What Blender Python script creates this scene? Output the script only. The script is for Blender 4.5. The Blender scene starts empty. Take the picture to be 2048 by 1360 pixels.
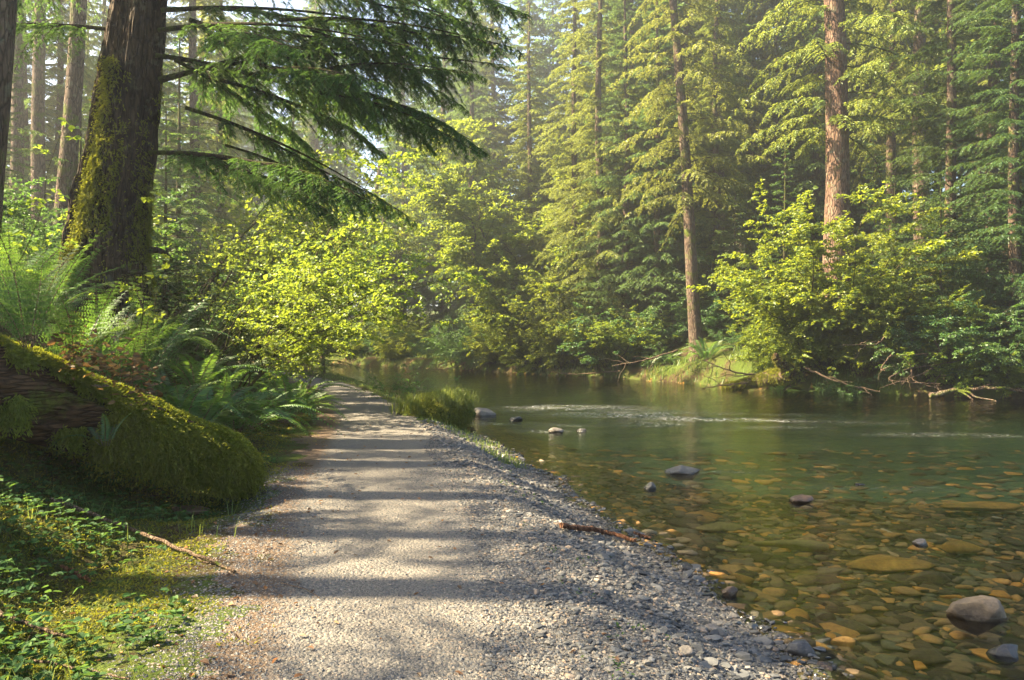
import bpy, math
import numpy as np
from mathutils import Vector, Matrix
rad = math.radians
sc = bpy.context.scene
C = sc.collection

# ------------------------------------------------------------------ camera, world, sun, exposure
CAMH = 1.45
cam = bpy.data.objects.new("camera", bpy.data.cameras.new("camera"))
C.objects.link(cam)
cam.location = (0, 0, CAMH)
cam.rotation_euler = (rad(90), 0, 0)
cam.data.lens = 28.0
cam.data.sensor_width = 36.0
cam.data.clip_end = 600
sc.camera = cam

SUN_AZ = -87.0      # degrees from the viewing direction, towards the left
SUN_EL = 41.0
world = bpy.data.worlds.new("World")
sc.world = world
world.use_nodes = True
wn = world.node_tree
bg = wn.nodes["Background"]
sky = wn.nodes.new("ShaderNodeTexSky")
sky.sky_type = 'NISHITA'
sky.sun_disc = False
sky.sun_elevation = rad(SUN_EL)
sky.sun_rotation = rad(SUN_AZ)
sky.dust_density = 2.0
wn.links.new(sky.outputs[0], bg.inputs[0])
bg.inputs[1].default_value = 0.055
sun = bpy.data.objects.new("sun", bpy.data.lights.new("sun", 'SUN'))
C.objects.link(sun)
sun.data.energy = 5.0
sun.data.angle = rad(0.7)
sun.data.color = (1.0, 0.82, 0.53)
_a, _e = rad(SUN_AZ), rad(SUN_EL)
SUN_DIR = Vector((math.sin(_a) * math.cos(_e), math.cos(_a) * math.cos(_e), math.sin(_e)))
sun.rotation_euler = SUN_DIR.to_track_quat('Z', 'Y').to_euler()
sc.view_settings.view_transform = 'Standard'
sc.view_settings.look = 'None'
sc.view_settings.exposure = 3.1
sc.view_settings.gamma = 1.0
cy = sc.cycles
cy.max_bounces = 7
cy.diffuse_bounces = 3
cy.glossy_bounces = 2
cy.transmission_bounces = 4
cy.transparent_max_bounces = 6
cy.volume_bounces = 0
cy.caustics_reflective = False
cy.caustics_refractive = False
cy.use_denoising = True
cy.sample_clamp_indirect = 4.0

F = 1593.0
def at(px, py, d):
    """pixel of the photograph at depth d -> world point"""
    return np.array([(px - 1024) * d / F, d, CAMH - (py - 680) * d / F])
def on(px, py, z=0.0):
    d = (CAMH - z) * F / (py - 680.0)
    return np.array([(px - 1024) * d / F, d, z])
WZ = -0.35

# ------------------------------------------------------------------ numeric helpers
def nrm(v):
    return v / np.maximum(np.linalg.norm(v, axis=-1, keepdims=True), 1e-9)
def hsh(ix, iy, iz, seed):
    n = (ix.astype(np.int64) * 374761393 + iy.astype(np.int64) * 668265263 + iz.astype(np.int64) * 2147483647 + seed * 974634777) & 0xffffffff
    n = ((n ^ (n >> 13)) * 1274126177) & 0xffffffff
    n = (n ^ (n >> 16)) & 0xffffffff
    return n / 4294967295.0
def vnoise(p, seed=0):
    p = np.asarray(p, dtype=float)
    i = np.floor(p); f = p - i; f = f * f * (3 - 2 * f)
    i = i.astype(np.int64); out = 0
    for dx in (0, 1):
        for dy in (0, 1):
            for dz in (0, 1):
                w = (f[..., 0] if dx else 1 - f[..., 0]) * (f[..., 1] if dy else 1 - f[..., 1]) * (f[..., 2] if dz else 1 - f[..., 2])
                out = out + w * hsh(i[..., 0] + dx, i[..., 1] + dy, i[..., 2] + dz, seed)
    return out
def fbm(p, seed=0, oct=4):
    a, s, out = .5, 1., 0
    for k in range(oct):
        out = out + a * vnoise(np.asarray(p) * s, seed + k * 17); a *= .5; s *= 2.03
    return out
def sstep(a, b, x):
    t = np.clip((x - a) / (b - a), 0, 1)
    return t * t * (3 - 2 * t)
def catmull(P, n):
    P = np.asarray(P, float)
    Q = np.vstack([2 * P[0] - P[1], P, 2 * P[-1] - P[-2]])
    t = np.linspace(0, len(P) - 1 - 1e-6, n); i = t.astype(int); f = (t - i)[:, None]
    a, b, c, d = Q[i], Q[i + 1], Q[i + 2], Q[i + 3]
    return .5 * ((2 * b) + (-a + c) * f + (2 * a - 5 * b + 4 * c - d) * f ** 2 + (-a + 3 * b - 3 * c + d) * f ** 3)

# ------------------------------------------------------------------ mesh and object helpers
def mesh(name, parts, mats, smooth=False):
    """parts: list of (V(n,3), F(m,k), material index, rnd float or (m,))"""
    vs, ls, sz, mi, rn, off = [], [], [], [], [], 0
    for V, Fc, m, r in parts:
        if len(Fc) == 0: continue
        vs.append(V); ls.append((Fc + off).ravel()); sz.append(np.full(len(Fc), Fc.shape[1]))
        mi.append(np.full(len(Fc), m)); rn.append(np.broadcast_to(np.asarray(r, float), (len(Fc),)))
        off += len(V)
    V = np.concatenate(vs).astype(np.float32); L = np.concatenate(ls).astype(np.int32)
    S = np.concatenate(sz).astype(np.int32); M = np.concatenate(mi).astype(np.int32); R = np.concatenate(rn).astype(np.float32)
    me = bpy.data.meshes.new(name)
    me.vertices.add(len(V)); me.vertices.foreach_set("co", V.ravel())
    me.loops.add(len(L)); me.loops.foreach_set("vertex_index", L)
    st = np.concatenate([[0], np.cumsum(S)[:-1]]).astype(np.int32)
    me.polygons.add(len(S)); me.polygons.foreach_set("loop_start", st)
    if len(mats) > 1: me.polygons.foreach_set("material_index", M)
    for m in mats: me.materials.append(m)
    a = me.attributes.new("rnd", 'FLOAT', 'FACE'); a.data.foreach_set("value", R)
    me.update(calc_edges=True)
    me.polygons.foreach_set("use_smooth", np.full(len(S), bool(smooth)))
    return me
def link(name, me, parent=None, loc=(0, 0, 0), rot=(0, 0, 0), scale=(1, 1, 1)):
    o = bpy.data.objects.new(name, me); C.objects.link(o)
    o.location = loc; o.rotation_euler = rot; o.scale = scale
    if parent: o.parent = parent
    return o
def tag(o, label=None, cat=None, group=None, kind=None):
    if label: o['label'] = label
    if cat: o['category'] = cat
    if group: o['group'] = group
    if kind: o['kind'] = kind
    return o
def empty(name, loc, label, cat, group=None, rot=(0, 0, 0), scale=(1, 1, 1)):
    o = bpy.data.objects.new(name, None); C.objects.link(o)
    o.location = loc; o.rotation_euler = rot; o.scale = scale; o.empty_display_size = .2
    return tag(o, label, cat, group)

def tube(P, Rr, n=8, smooth_n=None, cap=True, disp=None):
    """swept tube along P with radii Rr"""
    P = np.asarray(P, float); Rr = np.asarray(Rr, float)
    if smooth_n:
        R2 = np.interp(np.linspace(0, len(P) - 1, smooth_n), np.arange(len(P)), Rr)
        P = catmull(P, smooth_n); Rr = R2
    T = nrm(np.gradient(P, axis=0))
    ref = np.array([1., 0, 0]) if abs(T[0][0]) < .8 else np.array([0, 0, 1.])
    U = np.zeros_like(P); W = np.zeros_like(P)
    u = nrm(ref - T[0] * (ref @ T[0]))
    for i in range(len(P)):
        u = nrm(u - T[i] * (u @ T[i])); U[i] = u; W[i] = np.cross(T[i], u)
    a = np.arange(n) * 2 * np.pi / n
    D = U[:, None] * np.cos(a)[None, :, None] + W[:, None] * np.sin(a)[None, :, None]
    rr = np.broadcast_to(Rr[:, None], (len(P), n)).copy()
    if disp is not None: rr = rr + disp(P, a, rr)
    V = (P[:, None] + D * rr[..., None]).reshape(-1, 3)
    i = np.arange(len(P) - 1)[:, None] * n; j = np.arange(n)[None]; j2 = (j + 1) % n
    Fq = np.stack([i + j, i + j2, i + n + j2, i + n + j], -1).reshape(-1, 4)
    parts = [(V, Fq)]
    if cap:
        for k, c in ((0, P[0]), (len(P) - 1, P[-1])):
            ring = V[k * n:(k + 1) * n]; VV = np.vstack([ring, c[None]])
            q = np.arange(n); tri = np.stack([q, (q + 1) % n, np.full(n, n)], -1)
            if k == 0: tri = tri[:, ::-1]
            parts.append((VV, tri))
    return parts
def tparts(tb, m=0, r=.5): return [(V, Fc, m, r) for V, Fc in tb]

def segs(A, B, ra, rb):
    """batch of three sided twigs A->B"""
    N = len(A); T = nrm(B - A)
    ref = np.where(np.abs(T[:, 2:3]) < .9, np.array([[0, 0, 1.]]), np.array([[1., 0, 0]]))
    U = nrm(np.cross(T, ref)); W = np.cross(T, U)
    ra = np.broadcast_to(ra, (N,)); rb = np.broadcast_to(rb, (N,))
    V = np.zeros((N, 6, 3))
    for k in range(3):
        a = k * 2.0944; d = U * math.cos(a) + W * math.sin(a)
        V[:, k] = A + d * ra[:, None]; V[:, k + 3] = B + d * rb[:, None]
    b = (np.arange(N) * 6)[:, None, None]
    q = np.array([[0, 1, 4, 3], [1, 2, 5, 4], [2, 0, 3, 5]])[None]
    return V.reshape(-1, 3), (b + q).reshape(-1, 4)

def leaves(P, D, Nn, l, w, shape='diamond', fold=.25, bend=0.0):
    """leaf blades: returns V, F (quads or tris)"""
    N = len(P); D = nrm(D); S = nrm(np.cross(D, Nn)); U = np.cross(S, D)
    l = np.broadcast_to(l, (N,))[:, None]; w = np.broadcast_to(w, (N,))[:, None]
    if shape == 'tri':
        V = np.stack([P + S * w * .5, P - S * w * .5, P + D * l - U * l * bend], 1)
        return V.reshape(-1, 3), np.arange(N * 3).reshape(-1, 3)
    if shape == 'diamond':
        V = np.stack([P, P + D * l * .45 + S * w * .5 + U * w * fold, P + D * l - U * l * bend, P + D * l * .45 - S * w * .5 + U * w * fold], 1)
        return V.reshape(-1, 3), np.arange(N * 4).reshape(-1, 4)
    V = np.stack([P, P + D * l * .3 + S * w * .5 + U * w * fold, P + D * l * .68 + S * w * .4 + U * (w * fold - l * bend * .4), P + D * l - U * l * bend,
                  P + D * l * .68 - S * w * .4 + U * (w * fold - l * bend * .4), P + D * l * .3 - S * w * .5 + U * w * fold], 1)
    b = (np.arange(N) * 6)[:, None, None]
    return V.reshape(-1, 3), (b + np.array([[0, 1, 2, 3], [0, 3, 4, 5]])[None]).reshape(-1, 4)

# ------------------------------------------------------------------ materials
def nt(name):
    m = bpy.data.materials.new(name); m.use_nodes = True; t = m.node_tree; t.nodes.clear()
    out = t.nodes.new("ShaderNodeOutputMaterial")
    return m, t, out
def N_(t, typ, **kw):
    n = t.nodes.new(typ)
    for k, v in kw.items(): setattr(n, k, v)
    return n
def ramp(t, src, stops, interp='LINEAR'):
    r = t.nodes.new("ShaderNodeValToRGB"); cr = r.color_ramp; cr.interpolation = interp
    while len(cr.elements) > 1: cr.elements.remove(cr.elements[-1])
    cr.elements[0].position = stops[0][0]; cr.elements[0].color = (*stops[0][1], 1)
    for p, c in stops[1:]:
        e = cr.elements.new(p); e.color = (*c, 1)
    t.links.new(src, r.inputs[0]); return r.outputs[0]
def mixc(t, fac, a, b, bt='MIX'):
    m = t.nodes.new("ShaderNodeMix"); m.data_type = 'RGBA'; m.blend_type = bt
    for s, v in ((m.inputs[0], fac), (m.inputs[6], a), (m.inputs[7], b)):
        if hasattr(v, 'links'): t.links.new(v, s)
        elif isinstance(v, (int, float)): s.default_value = v
        else: s.default_value = (*v, 1)
    return m.outputs[2]
def noise(t, scale, detail=4, vec=None, rough=.55, dim='3D'):
    n = t.nodes.new("ShaderNodeTexNoise"); n.inputs['Scale'].default_value = scale; n.inputs['Detail'].default_value = detail
    n.inputs['Roughness'].default_value = rough
    if vec is not None: t.links.new(vec, n.inputs['Vector'])
    return n.outputs['Fac']
def objco(t, scale=(1, 1, 1)):
    c = t.nodes.new("ShaderNodeTexCoord"); mp = t.nodes.new("ShaderNodeMapping"); mp.inputs['Scale'].default_value = scale
    t.links.new(c.outputs['Object'], mp.inputs[0]); return mp.outputs[0]
def attr(t, name):
    a = t.nodes.new("ShaderNodeAttribute"); a.attribute_name = name; return a
def bump(t, h, strength, dist):
    b = t.nodes.new("ShaderNodeBump"); b.inputs['Strength'].default_value = strength; b.inputs['Distance'].default_value = dist
    t.links.new(h, b.inputs['Height']); return b.outputs[0]
def princ(t, out, col, rough=.8, nrmv=None, spec=.3):
    p = t.nodes.new("ShaderNodeBsdfPrincipled")
    if hasattr(col, 'links'): t.links.new(col, p.inputs['Base Color'])
    else: p.inputs['Base Color'].default_value = (*col, 1)
    if hasattr(rough, 'links'): t.links.new(rough, p.inputs['Roughness'])
    else: p.inputs['Roughness'].default_value = rough
    p.inputs['Specular IOR Level'].default_value = spec
    if nrmv is not None: t.links.new(nrmv, p.inputs['Normal'])
    t.links.new(p.outputs[0], out.inputs[0]); return p
def mathn(t, op, a, b=0.0):
    n = t.nodes.new("ShaderNodeMath"); n.operation = op
    for i, v in enumerate((a, b)):
        if hasattr(v, 'links'): t.links.new(v, n.inputs[i])
        else: n.inputs[i].default_value = v
    return n.outputs[0]

def leaf_mat(name, stops, trans, tf=.5, gloss=.06, grough=.5, vary=.35):
    gloss = gloss * .45
    """thin foliage: diffuse + translucent + a little sheen, tone varies leaf by leaf and plant by plant"""
    m, t, out = nt(name)
    a = attr(t, "rnd").outputs['Fac']
    col = ramp(t, a, stops)
    oi = t.nodes.new("ShaderNodeObjectInfo")
    v = mathn(t, 'MULTIPLY_ADD', oi.outputs['Random'], vary); t.nodes[-1].inputs[2].default_value = 1 - vary * .5
    hv = t.nodes.new("ShaderNodeHueSaturation"); t.links.new(v, hv.inputs['Value']); t.links.new(col, hv.inputs['Color'])
    hs = mathn(t, 'MULTIPLY_ADD', oi.outputs['Random'], .05); t.nodes[-1].inputs[2].default_value = .475
    t.links.new(hs, hv.inputs['Hue'])
    d = t.nodes.new("ShaderNodeBsdfDiffuse"); t.links.new(hv.outputs[0], d.inputs[0])
    tr = t.nodes.new("ShaderNodeBsdfTranslucent")
    tc = mixc(t, .6, hv.outputs[0], trans); t.links.new(tc, tr.inputs[0])
    mx = t.nodes.new("ShaderNodeMixShader"); mx.inputs[0].default_value = tf
    t.links.new(d.outputs[0], mx.inputs[1]); t.links.new(tr.outputs[0], mx.inputs[2])
    g = t.nodes.new("ShaderNodeBsdfGlossy"); g.inputs['Roughness'].default_value = grough; g.inputs[0].default_value = (.9, .95, .9, 1)
    m2 = t.nodes.new("ShaderNodeMixShader"); m2.inputs[0].default_value = gloss
    t.links.new(mx.outputs[0], m2.inputs[1]); t.links.new(g.outputs[0], m2.inputs[2]); t.links.new(m2.outputs[0], out.inputs[0])
    return m

M = {}
M['fir'] = leaf_mat('fir_needles', [(0, (.035, .08, .028)), (.5, (.065, .13, .04)), (1, (.13, .21, .05))], (.26, .4, .06), .42, .07)
M['fir_shaded'] = leaf_mat('fir_needles_shaded', [(0, (.025, .055, .018)), (.5, (.045, .085, .025)), (1, (.09, .14, .035))], (.2, .3, .04), .38, .07)  # darker copy of fir: shade on the right-hand conifers put into the colour
M['fir_sunlit'] = leaf_mat('fir_needles_sunlit', [(0, (.07, .1, .022)), (.5, (.14, .18, .035)), (1, (.23, .26, .05))], (.42, .46, .06), .45, .07)  # brighter, yellower copy of fir: sunlight put into the needle colour
M['hemlock'] = leaf_mat('hemlock_needles', [(0, (.02, .055, .02)), (.5, (.04, .1, .03)), (1, (.08, .16, .035))], (.22, .4, .05), .5, .07)
M['alder'] = leaf_mat('alder_leaves', [(0, (.06, .11, .015)), (.6, (.12, .19, .022)), (1, (.24, .27, .03))], (.5, .56, .03), .52, .06)
M['maple'] = leaf_mat('vine_maple_leaves', [(0, (.05, .11, .02)), (.6, (.1, .18, .025)), (1, (.22, .26, .03))], (.46, .56, .04), .52, .07)
M['shrub'] = leaf_mat('shrub_leaves', [(0, (.025, .07, .02)), (.6, (.05, .12, .028)), (1, (.1, .18, .035))], (.2, .36, .04), .42, .1)
M['fern'] = leaf_mat('fern_blades', [(0, (.025, .075, .018)), (.6, (.05, .125, .025)), (1, (.1, .19, .04))], (.24, .4, .04), .42, .1)
M['grass'] = leaf_mat('grass_blades', [(0, (.04, .08, .015)), (.6, (.09, .15, .025)), (.95, (.15, .2, .04)), (1, (.26, .22, .09))], (.34, .4, .06), .45, .06)
M['moss'] = leaf_mat('moss_fronds', [(0, (.04, .06, .01)), (.5, (.11, .135, .016)), (1, (.24, .25, .03))], (.42, .42, .03), .42, .03)
M['dry'] = leaf_mat('dead_leaves', [(0, (.05, .028, .016)), (.5, (.11, .06, .032)), (.85, (.2, .1, .04)), (1, (.36, .17, .05))], (.3, .15, .05), .25, .06)
M['herb'] = leaf_mat('ground_leaves', [(0, (.02, .05, .02)), (.5, (.035, .09, .028)), (1, (.08, .15, .035))], (.2, .34, .05), .35, .02, .6)

def bark_mat(name, c1, c2, c3, moss=0.0, scale=1.0, mosscol=(.07, .09, .012), lichen=.35, vs=None):
    m, t, out = nt(name)
    v = objco(t, vs or (5 * scale, 5 * scale, 1.1 * scale))
    n1 = noise(t, 2.2, 6, v, .65); v2 = objco(t, (scale, scale, scale))
    vor = t.nodes.new("ShaderNodeTexVoronoi"); vor.feature = 'DISTANCE_TO_EDGE'; vor.inputs['Scale'].default_value = 3.4
    t.links.new(v, vor.inputs['Vector'])
    crack = ramp(t, vor.outputs['Distance'], [(0, (0, 0, 0)), (.16, (1, 1, 1))])
    col = ramp(t, n1, [(.25, c1), (.5, c2), (.72, c3)])
    col = mixc(t, crack, mixc(t, .75, col, (.012, .008, .006)), col)
    n2 = noise(t, 5, 5, v2, .7)
    lf = ramp(t, n2, [(.56, (0, 0, 0)), (.64, (1, 1, 1))])
    lm = mathn(t, 'MULTIPLY', lf, lichen)
    col = mixc(t, lm, col, (.2, .215, .15))
    if moss > 0:
        n3 = noise(t, 1.7, 6, v2, .65)
        mf = ramp(t, n3, [(.62 - .4 * moss, (0, 0, 0)), (.72 - .4 * moss, (1, 1, 1))])
        n4 = noise(t, 26, 4, v2, .7)
        mc = ramp(t, n4, [(.3, tuple(x * .45 for x in mosscol)), (.7, tuple(x * 1.6 for x in mosscol))])
        col = mixc(t, mf, col, mc)
    hh = mathn(t, 'ADD', mathn(t, 'MULTIPLY', crack, .7), mathn(t, 'MULTIPLY', n1, .8))
    princ(t, out, col, .9, bump(t, hh, .9, .035), .15)
    return m
M['bark_big'] = bark_mat('hemlock_bark', (.022, .014, .009), (.05, .034, .022), (.11, .08, .055), 0, 1.0, lichen=.3)
M['bark_fir'] = bark_mat('fir_bark', (.06, .033, .023), (.14, .085, .06), (.26, .18, .13), .12, .8, lichen=.5)
M['bark_far'] = bark_mat('conifer_bark', (.05, .033, .024), (.11, .075, .055), (.2, .15, .11), .25, .9, lichen=.4)
M['bark_young'] = bark_mat('sapling_bark', (.04, .03, .018), (.09, .07, .04), (.17, .14, .09), .4, 3.0, lichen=.2)
M['twig'] = bark_mat('twig_bark', (.03, .022, .014), (.06, .045, .028), (.1, .08, .05), .35, 4.0, lichen=.1)
M['deadwood'] = bark_mat('bare_dead_wood', (.1, .065, .04), (.22, .15, .1), (.36, .27, .2), .1, 4.0, lichen=.1)
M['wetwood'] = bark_mat('reddish_wet_wood', (.13, .055, .03), (.24, .11, .06), (.36, .2, .12), 0, 4.0, lichen=.0)
M['rot'] = bark_mat('rotting_log_wood', (.025, .014, .009), (.065, .036, .02), (.15, .09, .05), .2, 1.4, lichen=.0, vs=(1.3, 1.3, 9))

def rock_mat(name, c1, c2, rough=.75, wet=.0, moss=0.0, wz=-.35):
    m, t, out = nt(name)
    g = t.nodes.new("ShaderNodeNewGeometry"); sx = t.nodes.new("ShaderNodeSeparateXYZ"); t.links.new(g.outputs['Position'], sx.inputs[0])
    v = objco(t); n = noise(t, 9, 8, v, .7); n2 = noise(t, 60, 3, v, .7)
    col = ramp(t, n, [(.3, c1), (.7, c2)]); col = mixc(t, .5, col, mixc(t, n2, (.35, .35, .35), (1.5, 1.5, 1.5)), 'MULTIPLY')
    if moss:
        col = mixc(t, ramp(t, noise(t, 6, 4, v), [(.6 - moss * .3, (0, 0, 0)), (.66 - moss * .3, (1, 1, 1))]), col, (.06, .085, .02))
    wl = ramp(t, mathn(t, 'SUBTRACT', mathn(t, 'ADD', sx.outputs[2], mathn(t, 'MULTIPLY', n, .05)), wz + .035), [(.0, (1, 1, 1)), (.07, (0, 0, 0))])
    col = mixc(t, wl, col, mixc(t, .75, col, (.02, .015, .01)))
    r = mathn(t, 'SUBTRACT', rough, mathn(t, 'MULTIPLY', wl, rough - .2))
    princ(t, out, col, r, bump(t, mathn(t, 'ADD', n, mathn(t, 'MULTIPLY', n2, .25)), .6, .03), .45)
    return m
M['rock_pale'] = rock_mat('pale_river_rock', (.09, .08, .07), (.23, .2, .17))
M['rock_tan'] = rock_mat('tan_boulder', (.05, .038, .027), (.2, .15, .1), .7)
M['rock_grey'] = rock_mat('grey_river_rock', (.05, .05, .05), (.14, .135, .13), .6)
M['rock_dark'] = rock_mat('dark_wet_rock', (.02, .021, .023), (.075, .075, .08), .28)
M['rock_brown'] = rock_mat('brown_river_rock', (.06, .035, .02), (.17, .1, .06), .5)
M['slab_orange'] = rock_mat('orange_submerged_slab', (.2, .1, .02), (.5, .27, .05), .8, wz=-9)
M['slab_olive'] = rock_mat('olive_submerged_slab', (.1, .08, .03), (.28, .22, .08), .8, wz=-9)
M['slab_dark'] = rock_mat('brown_submerged_slab', (.05, .035, .018), (.15, .1, .045), .8, wz=-9)

def stone_mat(name, stops, rough=.75, spec=.4):
    m, t, out = nt(name)
    col = ramp(t, attr(t, "rnd").outputs['Fac'], stops)
    n = noise(t, 70, 4, objco(t), .7)
    col = mixc(t, .6, col, mixc(t, n, (.3, .3, .3), (1.6, 1.6, 1.6)), 'MULTIPLY')
    g = t.nodes.new("ShaderNodeNewGeometry"); sx = t.nodes.new("ShaderNodeSeparateXYZ"); t.links.new(g.outputs['Position'], sx.inputs[0])
    wet = ramp(t, mathn(t, 'ADD', sx.outputs[2], .345), [(0, (1, 1, 1)), (.045, (0, 0, 0))])
    col = mixc(t, wet, col, mixc(t, .55, col, (.015, .012, .01)))
    princ(t, out, col, mathn(t, 'SUBTRACT', rough, mathn(t, 'MULTIPLY', wet, rough - .22)), None, spec)
    return m
M['gravel'] = stone_mat('gravel_stones', [(0, (.035, .037, .04)), (.35, (.075, .078, .082)), (.62, (.115, .116, .116)), (.82, (.17, .155, .135)), (.93, (.23, .165, .115)), (1, (.28, .26, .23))])
m, t, out = nt('river_stones')
col = ramp(t, attr(t, "rnd").outputs['Fac'], [(0, (.04, .03, .018)), (.25, (.09, .068, .04)), (.45, (.17, .12, .065)), (.6, (.11, .11, .075)), (.72, (.26, .17, .08)), (.87, (.38, .21, .07)), (.97, (.48, .23, .05)), (1, (.4, .35, .26))])
n = noise(t, 22, 7, objco(t), .75)
col = mixc(t, .9, col, mixc(t, n, (.1, .1, .12), (2, 1.9, 1.8)), 'MULTIPLY')
princ(t, out, col, .85, bump(t, n, .4, .02), .1); M['cobble'] = m

# ------------------------------------------------------------------ the lie of the land
near_edge = np.array([(2.4, -14), (2.3, -3), (1.95, 1.5), (1.72, 3.2), (1.58, 4.2), (1.47, 5.4), (1.2, 6.8), (1.0, 7.8), (.72, 9), (.36, 11), (-.2, 13.3), (-.75, 15.6), (-1.25, 17.3), (-2.6, 21.5), (-4.1, 27), (-6, 33), (-9, 40), (-15, 48), (-27, 55), (-50, 62), (-110, 70)], float)
far_edge = np.array([(-110, 84), (-50, 76), (-26, 66), (-13.2, 58.5), (-10, 55.5), (-6.7, 52), (-2.1, 46), (2, 41), (5.2, 37), (8.3, 31.2), (11.6, 27.3), (15.4, 24.3), (20, 20), (26, 14), (31, 6), (35, -6), (38, -16)], float)
path_l = np.array([(-14, -1.9), (0, -1.15), (3.5, -1.4), (5, -1.72), (7.2, -2.28), (10.5, -2.8), (13.6, -3.3), (19.2, -4.7), (25, -6.6), (31, -9.2), (38, -13.5), (46, -21), (60, -50)], float)
path_r = np.array([(-14, .45), (0, .3), (3.5, .22), (5, .15), (7, -.1), (8.9, -.47), (11.5, -1), (15.4, -1.95), (19.2, -3.05), (25.7, -5.2), (32, -8.1), (38, -11.5), (46, -19), (60, -47)], float)
def sdist(x, y, E):
    best = np.full(x.shape, 1e9); sg = np.ones(x.shape)
    for a, b in zip(E[:-1], E[1:]):
        d = b - a; L = d @ d
        t_ = np.clip(((x - a[0]) * d[0] + (y - a[1]) * d[1]) / L, 0, 1)
        dx, dy = x - a[0] - d[0] * t_, y - a[1] - d[1] * t_
        dd = np.hypot(dx, dy); s = np.sign(d[0] * (y - a[1]) - d[1] * (x - a[0]))
        m_ = dd < best - 1e-9; best = np.where(m_, dd, best); sg = np.where(m_, s, sg)
    return best * sg
def xy3(x, y, s): return np.stack([x * s, y * s, np.zeros_like(x)], -1)
def land(x, y):
    x = np.asarray(x, float); y = np.asarray(y, float)
    sn = sdist(x, y, near_edge); sf = sdist(x, y, far_edge)
    wob = (fbm(xy3(x, y, 1.3), 5, 3) - .45) * .5
    sn_ = sn + wob * .55; sf_ = sf + (fbm(xy3(x, y, .8), 9, 3) - .45) * 1.1
    xl = np.interp(y, path_l[:, 0], path_l[:, 1]); xr = np.interp(y, path_r[:, 0], path_r[:, 1])
    e = xl - x
    gap = np.maximum(np.interp(y, near_edge[:, 1], near_edge[:, 0]) - xr, .5)
    h1 = WZ + .35 * sstep(0, 1, sn_ / np.minimum(gap * .95, 1.25)) 
    bank = 2.2 * sstep(.5, 4.4, e) + .16 * np.clip(e - 3.5, 0, 30) + .02 * np.clip(e - 12, 0, 60)
    bank = bank * (.55 + .45 * sstep(2, 9, y))
    soft = (fbm(xy3(x, y, 1.1), 21, 4) - .47) * .32 + (fbm(xy3(x, y, 7), 22, 3) - .45) * .07
    la, lb = np.array([-4.35, 5.7]), np.array([-2.75, 7.15]); ld = lb - la
    lt = np.clip(((x - la[0]) * ld[0] + (y - la[1]) * ld[1]) / (ld @ ld), 0, 1)
    dl = np.hypot(x - la[0] - ld[0] * lt, y - la[1] - ld[1] * lt)
    bank = bank - .38 * np.exp(-(dl / .45) ** 2) * (1 - .5 * lt)
    h1 = h1 + bank + soft * sstep(.0, 1.0, e) + (fbm(xy3(x, y, 3), 3, 3) - .45) * .03
    d = np.minimum(np.abs(sn_), 5)
    deep = .05 + .1 * sstep(0, 1.2, -sn_) + .012 * np.clip(-sn_, 0, 6) + (.75 * sstep(9.5, 14.5, y + .12 * x) * sstep(.4, 4, -sn_)) 
    deep = deep * sstep(-.0, .5, -sn_) * (.25 + .75 * sstep(0, 1.6, -sf_)) + (fbm(xy3(x, y, 2.2), 31, 3) - .45) * .09
    h0 = WZ - np.maximum(deep, -.02)
    slope = np.interp(x, [-60, -20, -5, 4, 9, 40], [.1, .12, .13, .2, .27, .34])
    h2 = WZ + (.55 + .5 * sstep(6, 9, x) * sstep(24, 15, x)) * sstep(-.05, .75, sf_) + slope * np.clip(sf_ - 1.2, 0, 24) + slope * .55 * np.clip(sf_ - 25, 0, 200) + (fbm(xy3(x, y, .35), 41, 4) - .47) * 1.2 * sstep(1, 6, sf_) + (fbm(xy3(x, y, 1.6), 43, 3) - .47) * .3 * sstep(.2, 1, sf_)
    h = np.where(sf_ > 0, h2, np.where(sn_ > 0, h1, h0))
    return h, sn_, sf_, e, (x - xr)
def gz(x, y): return float(land(np.array([x]), np.array([y]))[0][0])

def axis(fine, lo, hi, a, b, g):
    v = list(np.arange(a, b, fine)); s = fine; p = v[-1]
    while p < hi: s *= g; p += s; v.append(p)
    s = fine; p = a; pre = []
    while p > lo: s *= g; p -= s; pre.append(p)
    return np.array(pre[::-1] + v)
xs = axis(.045, -115, 95, -5, 3.2, 1.03); ys = axis(.05, -14, 150, 3.0, 12, 1.018)
X, Y = np.meshgrid(xs, ys); H, SN, SF, E_, PR = land(X, Y)
V = np.stack([X, Y, H], -1).reshape(-1, 3)
ny, nx = X.shape
I = (np.arange(ny - 1)[:, None] * nx + np.arange(nx - 1)[None]).ravel()
Q = np.stack([I, I + 1, I + nx + 1, I + nx], -1)
fm = lambda A: A.ravel()[Q].mean(1)
sn, sf, ee, pr = fm(SN), fm(SF), fm(E_), fm(PR)
cx, cyy = fm(X), fm(Y)
jag = (fbm(xy3(cx, cyy, 3), 51, 5) - .47) * .95
is_bed = (sn < .02) & (sf < .02)
shore_ok = cyy + jag * 3 < 14.0
is_path = (~is_bed) & (sf < 0) & (ee + jag < 0) & ((pr + jag * .5 < .05) | shore_ok)
is_gr = ~(is_bed | is_path)

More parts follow.
